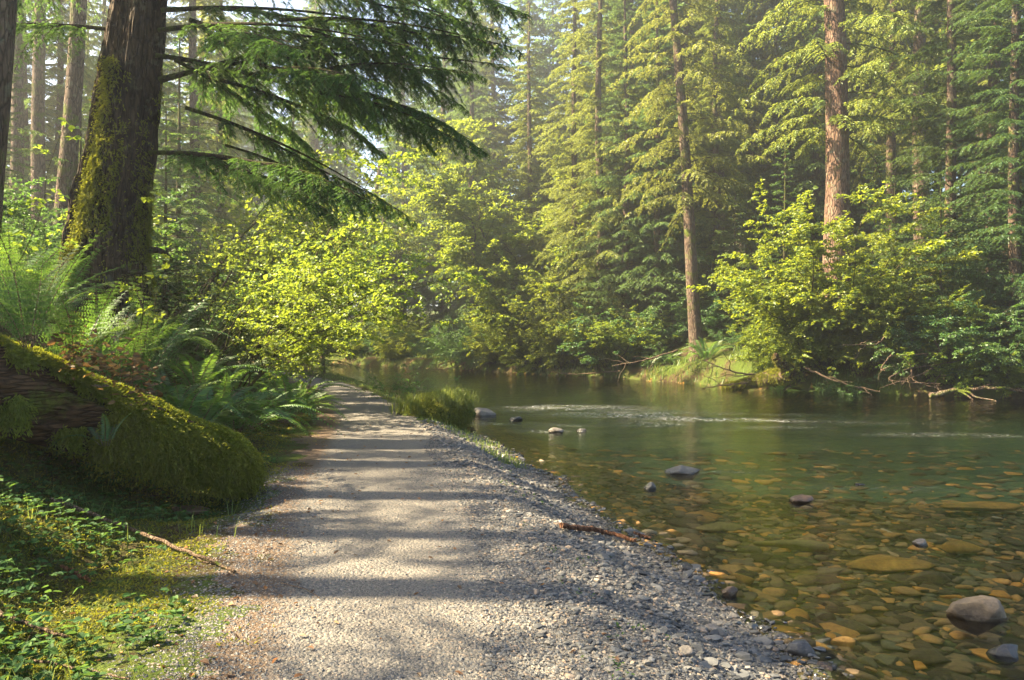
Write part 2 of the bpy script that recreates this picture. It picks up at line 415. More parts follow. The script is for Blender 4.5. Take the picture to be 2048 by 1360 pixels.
def ground_cols(mname, kind):
    m, t, out = nt(mname)
    v = objco(t)
    nb, nf = noise(t, .9, 5, v, .6), noise(t, 14, 6, v, .75)
    if kind == 'forest':
        soil = ramp(t, nf, [(.3, (.02, .013, .008)), (.5, (.06, .038, .022)), (.7, (.14, .085, .045))])
        moss = ramp(t, noise(t, 30, 5, v, .75), [(.3, (.026, .042, .009)), (.55, (.07, .1, .018)), (.75, (.13, .15, .028))])
        a = attr(t, "edge").outputs['Fac']
        f = ramp(t, mathn(t, 'ADD', mathn(t, 'ADD', mathn(t, 'MULTIPLY', nb, .6), mathn(t, 'MULTIPLY', nf, .5)), mathn(t, 'MULTIPLY', a, -.04)), [(.44, (0, 0, 0)), (.56, (1, 1, 1))])
        col = mixc(t, f, soil, moss); hh = mathn(t, 'ADD', nf, noise(t, 45, 3, v, .7))
        princ(t, out, col, .95, bump(t, hh, .8, .05), .1)
    elif kind == 'path':
        vor = t.nodes.new("ShaderNodeTexVoronoi"); vor.inputs['Scale'].default_value = 55; t.links.new(v, vor.inputs['Vector'])
        vor2 = t.nodes.new("ShaderNodeTexVoronoi"); vor2.inputs['Scale'].default_value = 120; t.links.new(v, vor2.inputs['Vector'])
        sep = t.nodes.new("ShaderNodeSeparateColor"); t.links.new(vor.outputs['Color'], sep.inputs[0])
        sep2 = t.nodes.new("ShaderNodeSeparateColor"); t.links.new(vor2.outputs['Color'], sep2.inputs[0])
        st = ramp(t, sep.outputs[0], [(0, (.055, .055, .058)), (.5, (.11, .11, .108)), (.85, (.18, .165, .145)), (1, (.25, .21, .17))])
        st2 = ramp(t, sep2.outputs[1], [(0, (.065, .062, .058)), (.6, (.13, .12, .108)), (1, (.23, .2, .165))])
        col = mixc(t, .5, st, st2)
        dirt = ramp(t, nb, [(.4, (0, 0, 0)), (.62, (1, 1, 1))])
        col = mixc(t, mathn(t, 'MULTIPLY', dirt, .55), col, mixc(t, nf, (.07, .063, .055), (.165, .15, .13)))
        a = attr(t, "edge").outputs['Fac']
        lit = ramp(t, mathn(t, 'ADD', a, mathn(t, 'MULTIPLY', nf, .8)), [(.72, (0, 0, 0)), (1.05, (1, 1, 1))])
        col = mixc(t, lit, col, mixc(t, nf, (.045, .03, .02), (.13, .088, .058)))
        hh = mathn(t, 'ADD', mathn(t, 'MULTIPLY', vor.outputs['Distance'], -1.2), mathn(t, 'MULTIPLY', vor2.outputs['Distance'], -.5))
        princ(t, out, col, .85, bump(t, hh, .8, .012), .3)
    else:
        mp = objco(t, (1, 1.3, 1)); vor = t.nodes.new("ShaderNodeTexVoronoi"); vor.inputs['Scale'].default_value = 7; t.links.new(mp, vor.inputs['Vector'])
        sep = t.nodes.new("ShaderNodeSeparateColor"); t.links.new(vor.outputs['Color'], sep.inputs[0])
        col = ramp(t, sep.outputs[0], [(0, (.035, .03, .014)), (.4, (.1, .08, .03)), (.7, (.08, .09, .04)), (.9, (.24, .15, .04)), (1, (.35, .19, .04))])
        edge = ramp(t, vor.outputs['Distance'], [(.3, (1, 1, 1)), (.75, (.25, .25, .25))]); col = mixc(t, 1, col, edge, 'MULTIPLY')
        col = mixc(t, .5, col, mixc(t, nf, (.3, .3, .3), (1.5, 1.5, 1.5)), 'MULTIPLY')
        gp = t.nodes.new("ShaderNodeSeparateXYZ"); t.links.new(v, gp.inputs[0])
        dz = ramp(t, mathn(t, 'ADD', gp.outputs[2], 1.3), [(.15, (1, 1, 1)), (.75, (0, 0, 0))])  # light lost in deeper water painted into the bed as teal
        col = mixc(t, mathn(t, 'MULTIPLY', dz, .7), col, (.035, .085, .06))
        princ(t, out, col, .9, bump(t, mathn(t, 'MULTIPLY', vor.outputs['Distance'], -1), .6, .05), .1)
    return m
def sub(name, mask, mat, edge, label=None):
    Fm = Q[mask]; used, inv = np.unique(Fm, return_inverse=True)
    me = mesh(name, [(V[used], inv.reshape(-1, 4), 0, .5)], [mat], True)
    a = me.attributes.new("edge", 'FLOAT', 'POINT'); a.data.foreach_set("value", edge.ravel()[used].astype(np.float32))
    o = link(name, me); tag(o, label, None, None, 'structure'); return o
M['floor'] = ground_cols('forest_floor', 'forest'); M['path'] = ground_cols('gravel_track', 'path'); M['bed'] = ground_cols('river_bed_cobbles', 'bed')
sub('ground', is_gr, M['floor'], np.where(SF > 0, sstep(3, .5, SF), sstep(2.2, .2, E_)))
sub('gravel_path', is_path, M['path'], sstep(-.75, .1, E_))
sub('river_bed', is_bed, M['bed'], SN * 0)

# ------------------------------------------------------------------ water
m, t, out = nt('river_water')
v = objco(t, (.8, 2.3, 1)); v1 = objco(t, (1, 1, 1))
w1 = noise(t, 1.1, 3, v, .6); w2 = noise(t, 4.5, 4, v, .6); w3 = noise(t, 17, 3, v, .6)
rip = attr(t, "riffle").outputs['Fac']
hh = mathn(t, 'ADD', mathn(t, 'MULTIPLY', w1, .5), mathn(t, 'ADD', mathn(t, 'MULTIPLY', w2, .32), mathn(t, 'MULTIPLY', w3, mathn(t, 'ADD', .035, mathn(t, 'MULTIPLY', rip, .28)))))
bn = bump(t, hh, .3, .1)
fr = t.nodes.new("ShaderNodeFresnel"); fr.inputs[0].default_value = 1.45; t.links.new(bn, fr.inputs['Normal'])
tr = t.nodes.new("ShaderNodeBsdfTransparent"); tr.inputs[0].default_value = (.92, .95, .84, 1)
gl = t.nodes.new("ShaderNodeBsdfGlossy"); gl.inputs['Roughness'].default_value = .03; t.links.new(bn, gl.inputs['Normal'])
mx = t.nodes.new("ShaderNodeMixShader")
t.links.new(mathn(t, 'MINIMUM', mathn(t, 'MULTIPLY', fr.outputs[0], 1.0), .9), mx.inputs[0]); t.links.new(tr.outputs[0], mx.inputs[1]); t.links.new(gl.outputs[0], mx.inputs[2])
# foam and ripple sparkle painted white where the riffle breaks
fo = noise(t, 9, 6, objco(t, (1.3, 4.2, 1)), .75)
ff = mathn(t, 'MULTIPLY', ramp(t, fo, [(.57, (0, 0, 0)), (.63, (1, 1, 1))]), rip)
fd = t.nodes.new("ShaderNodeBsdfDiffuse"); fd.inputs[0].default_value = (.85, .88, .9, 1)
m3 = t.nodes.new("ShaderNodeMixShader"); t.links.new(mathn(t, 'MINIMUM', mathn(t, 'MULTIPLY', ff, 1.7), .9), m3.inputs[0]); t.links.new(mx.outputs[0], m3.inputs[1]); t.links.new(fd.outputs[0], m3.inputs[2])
t.links.new(m3.outputs[0], out.inputs[0]); M['water'] = m
wx = axis(.12, -110, 40, -4, 12, 1.04); wy = axis(.12, -14, 84, 3, 24, 1.03)
WX, WY = np.meshgrid(wx, wy); s1, s2 = sdist(WX, WY, near_edge), sdist(WX, WY, far_edge)
rf = np.zeros_like(WX)
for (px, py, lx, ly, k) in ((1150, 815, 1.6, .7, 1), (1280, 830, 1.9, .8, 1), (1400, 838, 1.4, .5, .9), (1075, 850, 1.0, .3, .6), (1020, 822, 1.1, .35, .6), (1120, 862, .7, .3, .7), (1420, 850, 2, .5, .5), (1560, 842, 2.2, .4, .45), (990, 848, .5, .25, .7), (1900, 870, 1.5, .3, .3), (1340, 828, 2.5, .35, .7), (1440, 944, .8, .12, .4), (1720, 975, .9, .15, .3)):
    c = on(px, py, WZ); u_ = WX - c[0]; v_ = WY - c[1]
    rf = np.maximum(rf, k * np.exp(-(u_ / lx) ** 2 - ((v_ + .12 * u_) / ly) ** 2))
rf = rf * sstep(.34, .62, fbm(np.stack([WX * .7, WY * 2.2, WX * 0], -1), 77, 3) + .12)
wh = WZ + (fbm(np.stack([WX * 1.2, WY * 2.4, WX * 0], -1), 70, 3) - .45) * .02 + rf * (vnoise(np.stack([WX * 4, WY * 6, WX * 0], -1), 72) - .4) * .07
VW = np.stack([WX, WY, wh], -1).reshape(-1, 3); n2, n1 = WX.shape
I = (np.arange(n2 - 1)[:, None] * n1 + np.arange(n1 - 1)[None]).ravel(); QW = np.stack([I, I + 1, I + n1 + 1, I + n1], -1)
a1, a2 = s1.ravel()[QW].min(1), s2.ravel()[QW].min(1)
keep = (a1 < .9) & (a2 < 1.4); QW = QW[keep]; used, inv = np.unique(QW, return_inverse=True)
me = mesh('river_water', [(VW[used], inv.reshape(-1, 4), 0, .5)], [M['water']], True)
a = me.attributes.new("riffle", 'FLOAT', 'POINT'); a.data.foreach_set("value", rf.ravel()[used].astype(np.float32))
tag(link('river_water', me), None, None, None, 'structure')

# ------------------------------------------------------------------ stones
def ico(level):
    import bmesh
    b = bmesh.new(); bmesh.ops.create_icosphere(b, subdivisions=level, radius=1)
    v = np.array([x.co[:] for x in b.verts]); f = np.array([[y.index for y in x.verts] for x in b.faces]); b.free(); return v, f
ICO = {k: ico(k) for k in (1, 2, 3, 4)}
OCT = (np.array([(1, 0, 0), (-1, 0, 0), (0, 1, 0), (0, -1, 0), (0, 0, 1), (0, 0, -1.)]), np.array([(0, 2, 4), (2, 1, 4), (1, 3, 4), (3, 0, 4), (2, 0, 5), (1, 2, 5), (3, 1, 5), (0, 3, 5)]))
def stones(rng, P, size, base, flat=(.35, .7), tiltmax=.35, rnd=None, rough=.22):
    v0, f0 = base; N = len(P); nv = len(v0)
    S = size[:, None] * np.stack([rng.uniform(.8, 1.3, N), rng.uniform(.55, 1, N), rng.uniform(*flat, N)], -1)
    v = v0[None] * (1 + rng.uniform(-rough, rough, (N, nv, 1)))
    if nv > 20:
        for _ in range(8):
            nn = nrm(rng.normal(size=(N, 1, 3))); kk = (v * nn).sum(-1, keepdims=True); v = v - np.maximum(kk - rng.uniform(.38, .7, (N, 1, 1)), 0) * nn
    v = v * S[:, None]
    az = rng.uniform(0, 6.283, N); tl = rng.uniform(-tiltmax, tiltmax, N); c, s = np.cos(tl)[:, None], np.sin(tl)[:, None]
    x, y, z = v[..., 0], v[..., 1], v[..., 2]; x, z = x * c - z * s, x * s + z * c
    c, s = np.cos(az)[:, None], np.sin(az)[:, None]; x, y = x * c - y * s, x * s + y * c
    v = np.stack([x, y, z], -1) + P[:, None]
    Fc = (f0[None] + (np.arange(N) * nv)[:, None, None]).reshape(-1, 3)
    r = rng.uniform(0, 1, N) if rnd is None else rnd
    return (v.reshape(-1, 3), Fc, 0, np.repeat(r, len(f0)))
rng = np.random.default_rng(7)
def sample(n, x0, x1, y0, y1, fn, ypow=1.0):
    x = rng.uniform(x0, x1, n); y = y0 + (y1 - y0) * rng.uniform(0, 1, n) ** ypow
    h, a, b, e, p = land(x, y); k = fn(x, y, h, a, b, e, p); return np.stack([x, y, h], -1)[k], (a[k], b[k], e[k], p[k])
parts = []
P, _ = sample(110000, -2.9, .9, 2.7, 9, lambda x, y, h, a, b, e, p: (e < .12 + .5 * rng.uniform(0, 1, len(x)) ** 3) & (p < .25) & (rng.uniform(0, 1, len(x)) < .13 + .87 * sstep(-.75, -.1, np.maximum(e, p) + .55 * (vnoise(xy3(x, y, 1.4), 3) - .35))), 1.5)
parts.append(stones(rng, P, .0035 + .009 * rng.uniform(0, 1, len(P)) ** 1.7, OCT, (.35, .7), rough=.35))
P, _ = sample(70000, -1.2, 2.3, 2.6, 13, lambda x, y, h, a, b, e, p: (p > -.35) & (a > -.12), 1.4)
parts.append(stones(rng, P + [0, 0, .003], rng.uniform(.006, .016, len(P)), OCT, (.3, .6), rough=.35))
P, _ = sample(12000, -1.6, 2.3, 2.7, 15, lambda x, y, h, a, b, e, p: (p > -.1) & (a > -.1), 1.2)
parts.append(stones(rng, P + [0, 0, .006], (.009 + .026 * rng.uniform(0, 1, len(P)) ** 2) * (.8 + .03 * P[:, 1]), ICO[1], (.3, .6), rough=.25))
P, _ = sample(3200, -1.8, 2.3, 2.9, 15.5, lambda x, y, h, a, b, e, p: (p > .1) & (a > -.22) & (a < .75), 1.1)
parts.append(stones(rng, P + [0, 0, .008], (.02 + .045 * rng.uniform(0, 1, len(P)) ** 2), ICO[2], (.3, .55), rough=.1, rnd=rng.uniform(0, .8, len(P))))
tag(link('gravel', mesh('gravel', parts, [M['gravel']])), 'grey loose gravel and pebbles covering the path and shore', 'gravel', None, 'stuff')
parts = []
P, _ = sample(14000, .2, 10, 3.2, 12, lambda x, y, h, a, b, e, p: (a < -.03) & (x < 1.2 + y * .68), 1.1)
parts.append(stones(rng, P - [0, 0, .012], rng.uniform(.015, .06, len(P)), ICO[1], (.25, .5), .12, rough=.25))
P, _ = sample(11000, .2, 12, 3.2, 15, lambda x, y, h, a, b, e, p: (a < -.08) & (rng.uniform(0, 1, len(x)) < sstep(14.5, 8, y) + .08) & (x < 1.2 + y * .68), 1.1)
P[:, 2] = np.minimum(P[:, 2], WZ - .035)
parts.append(stones(rng, P + [0, 0, .01], .04 + .1 * rng.uniform(0, 1, len(P)) ** 1.6, ICO[2], (.15, .34), .12, rough=.16))
P, _ = sample(1300, .8, 16, 3.6, 20, lambda x, y, h, a, b, e, p: (a < -.4) & (x < 1.2 + y * .68))
P[:, 2] = np.minimum(P[:, 2], WZ - .06)
parts.append(stones(rng, P + [0, 0, .0], rng.uniform(.1, .27, len(P)), ICO[2], (.12, .22), .08, rough=.17, rnd=rng.uniform(0, .93, len(P))))
tag(link('river_stones', mesh('river_stones', parts, [M['cobble']], True)), 'flat brown, olive and orange cobbles lying under the clear water', 'river stones', None, 'stuff')

def rock(name, P, size, seed, mat, label, cat='rock', rot=0, top=.0, tilt=(0, 0), lvl=4, group=None, amp=.22, freq=1.3):
    v, f = ICO[lvl]; v = v.copy()
    d = (fbm(v * freq + seed * 3.1, seed, 5) - .47) * 2 * amp; v = v * (1 + d[:, None])
    # a few sheared facets
    r = np.random.default_rng(seed)
    for _ in range(10):
        n = nrm(r.normal(size=3)); lim = r.uniform(.5, .8); k = v @ n; v = v - np.maximum(k - lim, 0)[:, None] * n * .92
    v = v * (1 + (fbm(v * 5 + seed, seed + 1, 3) - .45)[:, None] * .13)
    v = v * np.array(size) * .5
    me = mesh(name, [(v, f, 0, .5)], [mat], True)
    o = link(name, me, None, tuple(P), (tilt[0], tilt[1], rot)); return tag(o, label, cat, group)
def rk(px, py, w, h, mat, label, seed, dep=.8, rot=0, tilt=(0, 0), z=WZ, name='rock', off=0, cat='rock', **k):
    p = on(px, py, z); d = p[1]; W = w * d / F; Hh = h * d / F
    return rock(name, (p[0], p[1] + W * dep * .35, z + off), (W * 1.08, W * dep, Hh * 2.1), seed, mat, label, cat, rot, 0, tilt, **k)
rk(967, 832, 54, 19, M['rock_pale'], 'pale pointed rock standing in the river beside the grassy tussock', 3)
rk(1029, 841, 30, 9, M['rock_dark'], 'low dark rock in the water right of the pale pointed rock', 4)
rk(1113, 866, 34, 9, M['rock_pale'], 'small flat pale rock below the white riffle', 5)
rk(1165, 862, 22, 5, M['rock_grey'], 'little grey rock awash right of the small flat pale rock', 15)
rk(1372, 948, 76, 17, M['rock_pale'], 'long smooth grey rock breaking the surface in mid river', 6, rot=.1, tilt=(0, .08))
rk(1300, 978, 27, 12, M['rock_grey'], 'small grey pointed rock left of the long smooth mid river rock', 7)
rk(1606, 1006, 50, 14, M['rock_brown'], 'brown wedge shaped rock standing in the yellow green reflection', 8, tilt=(0, -.15))
rk(1722, 970, 26, 4, M['rock_dark'], 'thin black rock just breaking the surface behind the brown wedge', 16)
rk(1845, 1091, 30, 11, M['rock_pale'], 'small rough whitish rock among the orange slabs', 9, amp=.45, freq=2.6)
rk(1972, 1243, 104, 44, M['rock_tan'], 'large brownish boulder with dry top near the right edge', 10, dep=.75, lvl=4, amp=.22)
rk(2018, 1312, 66, 20, M['rock_dark'], 'dark wet rock below the large brownish boulder', 11, amp=.35)
rk(1462, 1192, 36, 16, M['rock_brown'], 'knobbly reddish rock at the edge of the shallows', 12, amp=.35)
rk(1437, 1212, 24, 10, M['rock_dark'], 'small round black rock just below the knobbly reddish rock', 13)
rk(1376, 1140, 36, 13, M['rock_dark'], 'glossy black stone at the waterline below the driftwood stick', 14)
rk(1612, 1316, 76, 30, M['rock_dark'], 'smooth dark oval stone on the shore at the bottom of the picture', 17, dep=.6, amp=.08)
rk(1655, 1340, 44, 14, M['rock_brown'], 'small brown wet stone right of the smooth dark oval stone', 18)
rk(1568, 1305, 34, 14, M['rock_grey'], 'grey stone left of the smooth dark oval stone', 27)
rk(1560, 1280, 40, 16, M['rock_grey'], 'rounded dark grey stone on the shore above the smooth oval stone', 28)
for i, (px, py, w, lab) in enumerate(((1424, 1258, 52, 'flat pale stone with a rusty spot on the pebble shore'), (1372, 1318, 44, 'flat pale blue grey stone among pebbles low on the shore'), (1205, 1120, 46, 'broad sandy grey stone below the driftwood stick'), (1212, 1195, 30, 'oval mid grey stone on the middle of the pebble shore'), (1040, 920, 30, 'rounded grey stone at the waterline near the top of the shore'))):
    q = on(px, py, -.2); z = gz(q[0], q[1]); q = on(px, py, z)
    rock('shore_stone', (q[0], q[1], gz(q[0], q[1]) + .012), (w * q[1] / F, w * q[1] / F * .8, .06), 40 + i, M['rock_pale'] if i < 2 else M['rock_grey'], lab, 'stone', i, lvl=3)
for i, (px, py, w, mt, lab) in enumerate(((1592, 1084, 175, 'slab_olive', 'long yellowish slab under the water in the middle of the shallows'), (1776, 1122, 185, 'slab_orange', 'large bright orange slab under the water'), (1960, 1010, 175, 'slab_orange', 'orange slab under the water near the right edge, farther out'),
                        (1500, 1100, 75, 'slab_dark', 'brown flat stone left of the long yellowish slab'), (1705, 1250, 105, 'slab_dark', 'mossy dark brown flat stone under the water left of the large boulder'), (1860, 1152, 110, 'slab_dark', 'long brown stone right below the large orange slab'),
                        (1690, 1312, 62, 'slab_orange', 'narrow orange stone under the water near the bottom'), (1855, 1310, 120, 'slab_dark', 'broad dark olive slab under the water near the bottom'), (1920, 1090, 110, 'slab_orange', 'orange slab beside the small rough whitish rock'),
                        (1480, 1172, 60, 'slab_orange', 'ochre stone under the water above the knobbly reddish rock'), (1345, 1082, 60, 'slab_orange', 'ochre flat stone under the water beside the driftwood stick'), (1440, 1050, 120, 'slab_olive', 'olive slab under the water left of the green reflection'))):
    q = on(px, py, WZ - .1); z = max(gz(q[0], q[1]) + .03, WZ - .12); w_ = w * q[1] / F
    rock('flat_stone', (q[0], q[1], z), (w_, w_ * .42, .11), 60 + i, M[mt], lab, 'stone', .1 * (i % 3 - 1), lvl=3, amp=.12)

# ------------------------------------------------------------------ foliage generators
def spray(rng, base, dr, L, K, Mm, A=55, tw=.4, tmax=.9, rise=.1, droop=.35, tdroop=.3, ll=.12, lw=.03, gap=.05, ang=45, bare=.12, shape='diamond', jit=.35, fill=1.0, wr=.012, sub=False, hang=0.0, leafup=1.0, zj=.12, bt=.45):
    """flat leafy sprays on boughs. base,dr: (n,3); returns leaf part data and twig segments"""
    n = len(base); L = np.broadcast_to(L, (n,)).astype(float)
    d = nrm(dr * np.array([1, 1, 0.])); s = np.stack([-d[:, 1], d[:, 0], d[:, 2] * 0], -1)
    t = (np.arange(K) + rng.uniform(0, 1, (n, K))) / K; t = bare + (1 - bare) * t
    rise = np.broadcast_to(rise, (n,)).astype(float)[:, None]; droop = np.broadcast_to(droop, (n,)).astype(float)[:, None]
    sway = rng.normal(0, .06, (n, 1)); ph = rng.uniform(0, 6.28, (n, 1))
    def sp(tt):
        l = L[:, None]
        p = base[:, None] + d[:, None] * (l * tt)[..., None] + s[:, None] * (sway * l * np.sin(tt * 3))[..., None]
        p[..., 2] += l * (rise * tt - droop * tt ** 2)
        p = p + (np.stack([0 * tt, np.sin(tt * 11 + ph), np.cos(tt * 8 + ph * 2)], -1) * (l * .012 * (.3 + tt))[..., None]); return p
    # bough wood
    tt = np.broadcast_to(np.linspace(0, .97, 8), (n, 8)); bp = sp(tt)
    r0 = (wr * (.4 + L / 3))[:, None] * (1 - tt * .85)
    wood = [(bp[:, :-1].reshape(-1, 3), bp[:, 1:].reshape(-1, 3), r0[:, :-1].ravel(), r0[:, 1:].ravel())]
    P0 = sp(t); sg = np.array([1., -1])
    tdir = d[:, None] + 0 * P0; slope = (rise - 2 * droop * t); tdir = tdir.copy(); tdir[..., 2] = slope; tdir = nrm(tdir)
    ang1 = np.radians(A + rng.normal(0, 9, (n, K, 2)))
    D1 = tdir[:, :, None] * np.cos(ang1)[..., None] + s[:, None, None] * (np.sin(ang1) * sg)[..., None]
    D1[..., 2] += rng.normal(-.05 - hang, zj, (n, K, 2)); D1 = nrm(D1)
    prof = np.clip((1.02 - t) ** .75, .05, 1) * (.35 + .65 * sstep(bare, bare + .3, t))
    l1 = np.minimum(tw * L[:, None], tmax)[..., None] * prof[..., None] * rng.uniform(.55, 1.15, (n, K, 2))
    P1 = P0[:, :, None] + 0 * D1
    P1, D1, l1 = P1.reshape(-1, 3), D1.reshape(-1, 3), l1.ravel()
    brt = np.repeat(rng.uniform(0, 1, n), K * 2)
    if fill < 1:
        k = rng.uniform(0, 1, len(l1)) < fill; P1, D1, l1, brt = P1[k], D1[k], l1[k], brt[k]
    def along(u):
        q = P1[:, None] + D1[:, None] * (l1[:, None] * u)[..., None]; q[..., 2] -= l1[:, None] * tdroop * u ** 2; return q
    ws = along(np.array([[0, .5, .95]]) + 0 * l1[:, None])
    rr = wr * .35
    wood.append((ws[:, :-1].reshape(-1, 3), ws[:, 1:].reshape(-1, 3), np.tile([rr, rr * .7], len(l1)), np.tile([rr * .7, rr * .3], len(l1))))
    rt = (1 - bt) * rng.uniform(0, 1, len(l1)) + bt * brt
    if sub:   # one more level of twiglets
        u = (np.arange(Mm)[None] + rng.uniform(0, 1, (len(l1), Mm))) / Mm
        Pn = along(u); keepn = rng.uniform(0, 1, u.shape) < np.clip(l1[:, None] / Mm / (gap * 1.0) * 1.0, 0, 1)
        tan = nrm(D1[:, None] + np.stack([0 * u, 0 * u, -2 * tdroop * u], -1)); sd = nrm(np.cross(tan, np.array([0, 0, 1.])))
        sgn = np.where(rng.uniform(0, 1, u.shape) < .5, -1, 1); an = np.radians(50 + rng.normal(0, 12, u.shape))
        D2 = tan * np.cos(an)[..., None] + sd * (np.sin(an) * sgn)[..., None]; D2[..., 2] += rng.normal(-.12, .15, u.shape); D2 = nrm(D2)
        l2 = (sub * (1.05 - u * .7) * rng.uniform(.5, 1.1, u.shape))
        P1, D1, l1, rt = Pn[keepn], D2[keepn], l2[keepn], np.repeat(rt[:, None], Mm, 1)[keepn]
        Mm = int(sub / (gap * .22)); gap = gap * .22; tdroop = .25
        wood.append((P1, P1 + D1 * l1[:, None] * .9, np.full(len(l1), rr * .4), np.full(len(l1), rr * .2)))
    u = (np.arange(Mm)[None, :, None] + rng.uniform(0, 1, (len(l1), Mm, 2))) / Mm
    q = P1[:, None, None] + D1[:, None, None] * (l1[:, None, None] * u)[..., None]; q[..., 2] -= l1[:, None, None] * tdroop * u ** 2
    tan = D1[:, None, None] + 0 * q; tan = tan.copy(); tan[..., 2] -= 2 * tdroop * u; tan = nrm(tan)
    sd = nrm(np.cross(tan, np.array([0, 0, 1.])))
    an = np.radians(ang + rng.normal(0, 14, u.shape))
    D = tan * np.cos(an)[..., None] + sd * (np.sin(an) * sg)[..., None] + rng.normal(0, jit * .5, q.shape)
    Nn = np.array([0, 0, leafup]) + rng.normal(0, jit, q.shape)
    keep = rng.uniform(0, 1, u.shape) < np.clip(l1[:, None, None] / Mm / gap, .02, 1)
    sz = rng.uniform(.45, 1.25, u.shape) * (1.1 - .45 * u)
    rnd = np.clip(rt[:, None, None] * .55 + rng.uniform(0, .45, u.shape) + .12 * (u - .5), 0, 1)
    k = keep
    Vl, Fl = leaves(q[k], D[k], Nn[k], ll * sz[k], lw * sz[k], shape, .18, .12)
    rr_ = np.repeat(rnd[k], 2) if shape == 'oval' else rnd[k]
    A_ = [np.concatenate([w[i] for w in wood]) for i in range(4)]
    Vw, Fw = segs(*A_)
    return (Vl, Fl, 0, rr_), (Vw, Fw, 1, .5)

def conifer_crown(name, seed, H, R, z0, nb, K, Mm, mat, ll, lw, gap, droop=(.25, .5), tmax=.9, taper=.75, tw=.42, side=None, fill=1.0, upper_keep=1.0, hang=.0, shape='diamond', rise=(.0, .3), full=1.15, td=.3, jit=.4):
    rng = np.random.default_rng(seed)
    zf = (np.arange(nb) + rng.uniform(0, 1, nb)) / nb; zf = zf ** 1.12
    z = z0 + (H - z0) * zf; L = R * np.clip(full * (1 - zf), .04, 1) ** taper * np.where(rng.uniform(0, 1, nb) < .3, rng.uniform(.3, .6, nb), rng.uniform(.65, 1.15, nb))
    az = np.arange(nb) * 2.399963 + rng.normal(0, .3, nb)
    if side is not None:
        az = side[0] + (az % 6.283 - 3.1416) * side[1]
    dr = np.stack([np.cos(az), np.sin(az), 0 * az], -1); base = np.stack([0 * z, 0 * z, z], -1) + dr * .08
    lf, wd = spray(rng, base, dr, L, K, Mm, ll=ll, lw=lw, gap=gap, rise=rng.uniform(*rise, nb) + .25 * zf, droop=rng.uniform(*droop, nb), tmax=tmax, tw=tw, fill=fill, wr=.02, hang=hang, shape=shape, tdroop=td, jit=jit)
    return mesh(name, [lf, wd], [M[mat], M['twig']])

def bark_disp(seed, amp, fr=9.0, flare=None):
    def f(P, a, rr):
        ca, sa = np.cos(a), np.sin(a)
        p = np.stack([np.broadcast_to(ca * fr * .5, rr.shape), np.broadcast_to(sa * fr * .5, rr.shape), np.broadcast_to(P[:, 2:3] * 1.3, rr.shape)], -1)
        n = np.abs(fbm(p * 1.6, seed, 4) - .47) * 2.2
        g = (fbm(p * .22, seed + 5, 3) - .45) * 5 * amp
        return (n * amp + g) * (rr / rr.max()) ** .5
    return f
def trunk_mesh(name, pts, rads, mat, n=40, rings=120, amp=.03, seed=1, smooth=True):
    return mesh(name, tparts(tube(pts, rads, n, rings, True, bark_disp(seed, amp))), [mat], smooth)
def trunk_profile(H, r, flare=1.5, lean=(0, 0), bend=0, n=8, zb=-.6):
    z = np.concatenate([[zb, 0, .25, .7, 1.6], np.linspace(3, H, n)])
    rr = r * (1 - .8 * np.clip(z, 0, H) / H) * (1 + (flare - 1) * np.exp(-np.clip(z, 0, 99) / .5))
    x = lean[0] * z + bend * np.sin(z * .35); y = lean[1] * z + bend * np.cos(z * .4) - bend
    return np.stack([x, y, z], -1), rr

# ------------------------------------------------------------------ the big mossy tree on the left
B = at(222, 600, 11.3); bz = gz(B[0], B[1]); print('big tree ground', bz, 'wanted', B[2])
big = empty('hemlock_tree', (B[0], B[1], 0), 'big mossy conifer with flared base and long dark boughs over the path', 'tree')
pts = []; rd = []
for (y_, xl_, xr_) in ((680, 118, 312), (590, 128, 300), (520, 135, 292), (450, 150, 291), (380, 165, 296), (300, 184, 304), (150, 207, 317), (0, 232, 328), (-300, 265, 345), (-700, 300, 362), (-1400, 345, 385)):
    a_ = at((xl_ + xr_) / 2, y_, 11.3); pts.append(a_ - [B[0], B[1], 0]); rd.append((xr_ - xl_) / 2 * 11.3 / F)
pts = [np.array([pts[0][0] - .05, 0, bz - .6])] + pts[1:] if B[2] - 1 < bz else pts
rd = rd[:len(pts)]
BP, BR = np.array(pts), np.array(rd)
BR = BR * .95
bt = link('trunk', mesh('trunk', tparts(tube(BP, BR, 260, 380, True, bark_disp(11, .075, 26.0))), [M['bark_big']], True), big)
# moss carpet: short fronds lying on the left face and foot of the trunk
def moss_on(rng, P, Nn, hang, L, n_sub=5, ll=.022, lw=.009):
    """little hanging moss strands. P,Nn points and outward normals"""
    n = len(P); g = np.array([0, 0, -1.]); tg = nrm(g - Nn * (Nn @ g)[:, None] + rng.normal(0, .35, (n, 3)))
    D = nrm(tg * hang[:, None] + Nn * (.75 - .5 * hang[:, None]) + rng.normal(0, .25, (n, 3)))
    out = []; r0 = rng.uniform(0, 1, n)
    for k in range(n_sub):
        u = (k + .3) / n_sub; q = P + D * (L * u)[:, None]; q[:, 2] -= L * u * u * .5
        dd = nrm(D + rng.normal(0, .55, (n, 3)) + np.array([0, 0, -.3]))
        V_, F_ = leaves(q, dd, nrm(Nn + rng.normal(0, .5, (n, 3))), rng.uniform(.7, 1.4, n) * ll, rng.uniform(.7, 1.3, n) * lw, 'diamond', .1, .2)
        out.append((V_, F_, 0, np.clip(r0 * .6 + rng.uniform(0, .4, n), 0, 1)))
    return out
rng = np.random.default_rng(12)
def on_tube(rng, P, Rr, n, a0, a1, t0=0, t1=1):
    t = rng.uniform(t0, t1, n) * (len(P) - 1); C_ = catmull(P, 400); i = np.clip((t / (len(P) - 1) * 399).astype(int), 0, 398)
    c = C_[i]; T = nrm(C_[i + 1] - C_[i]); r = np.interp(t, np.arange(len(P)), Rr)
    return c, T, r
n = 26000
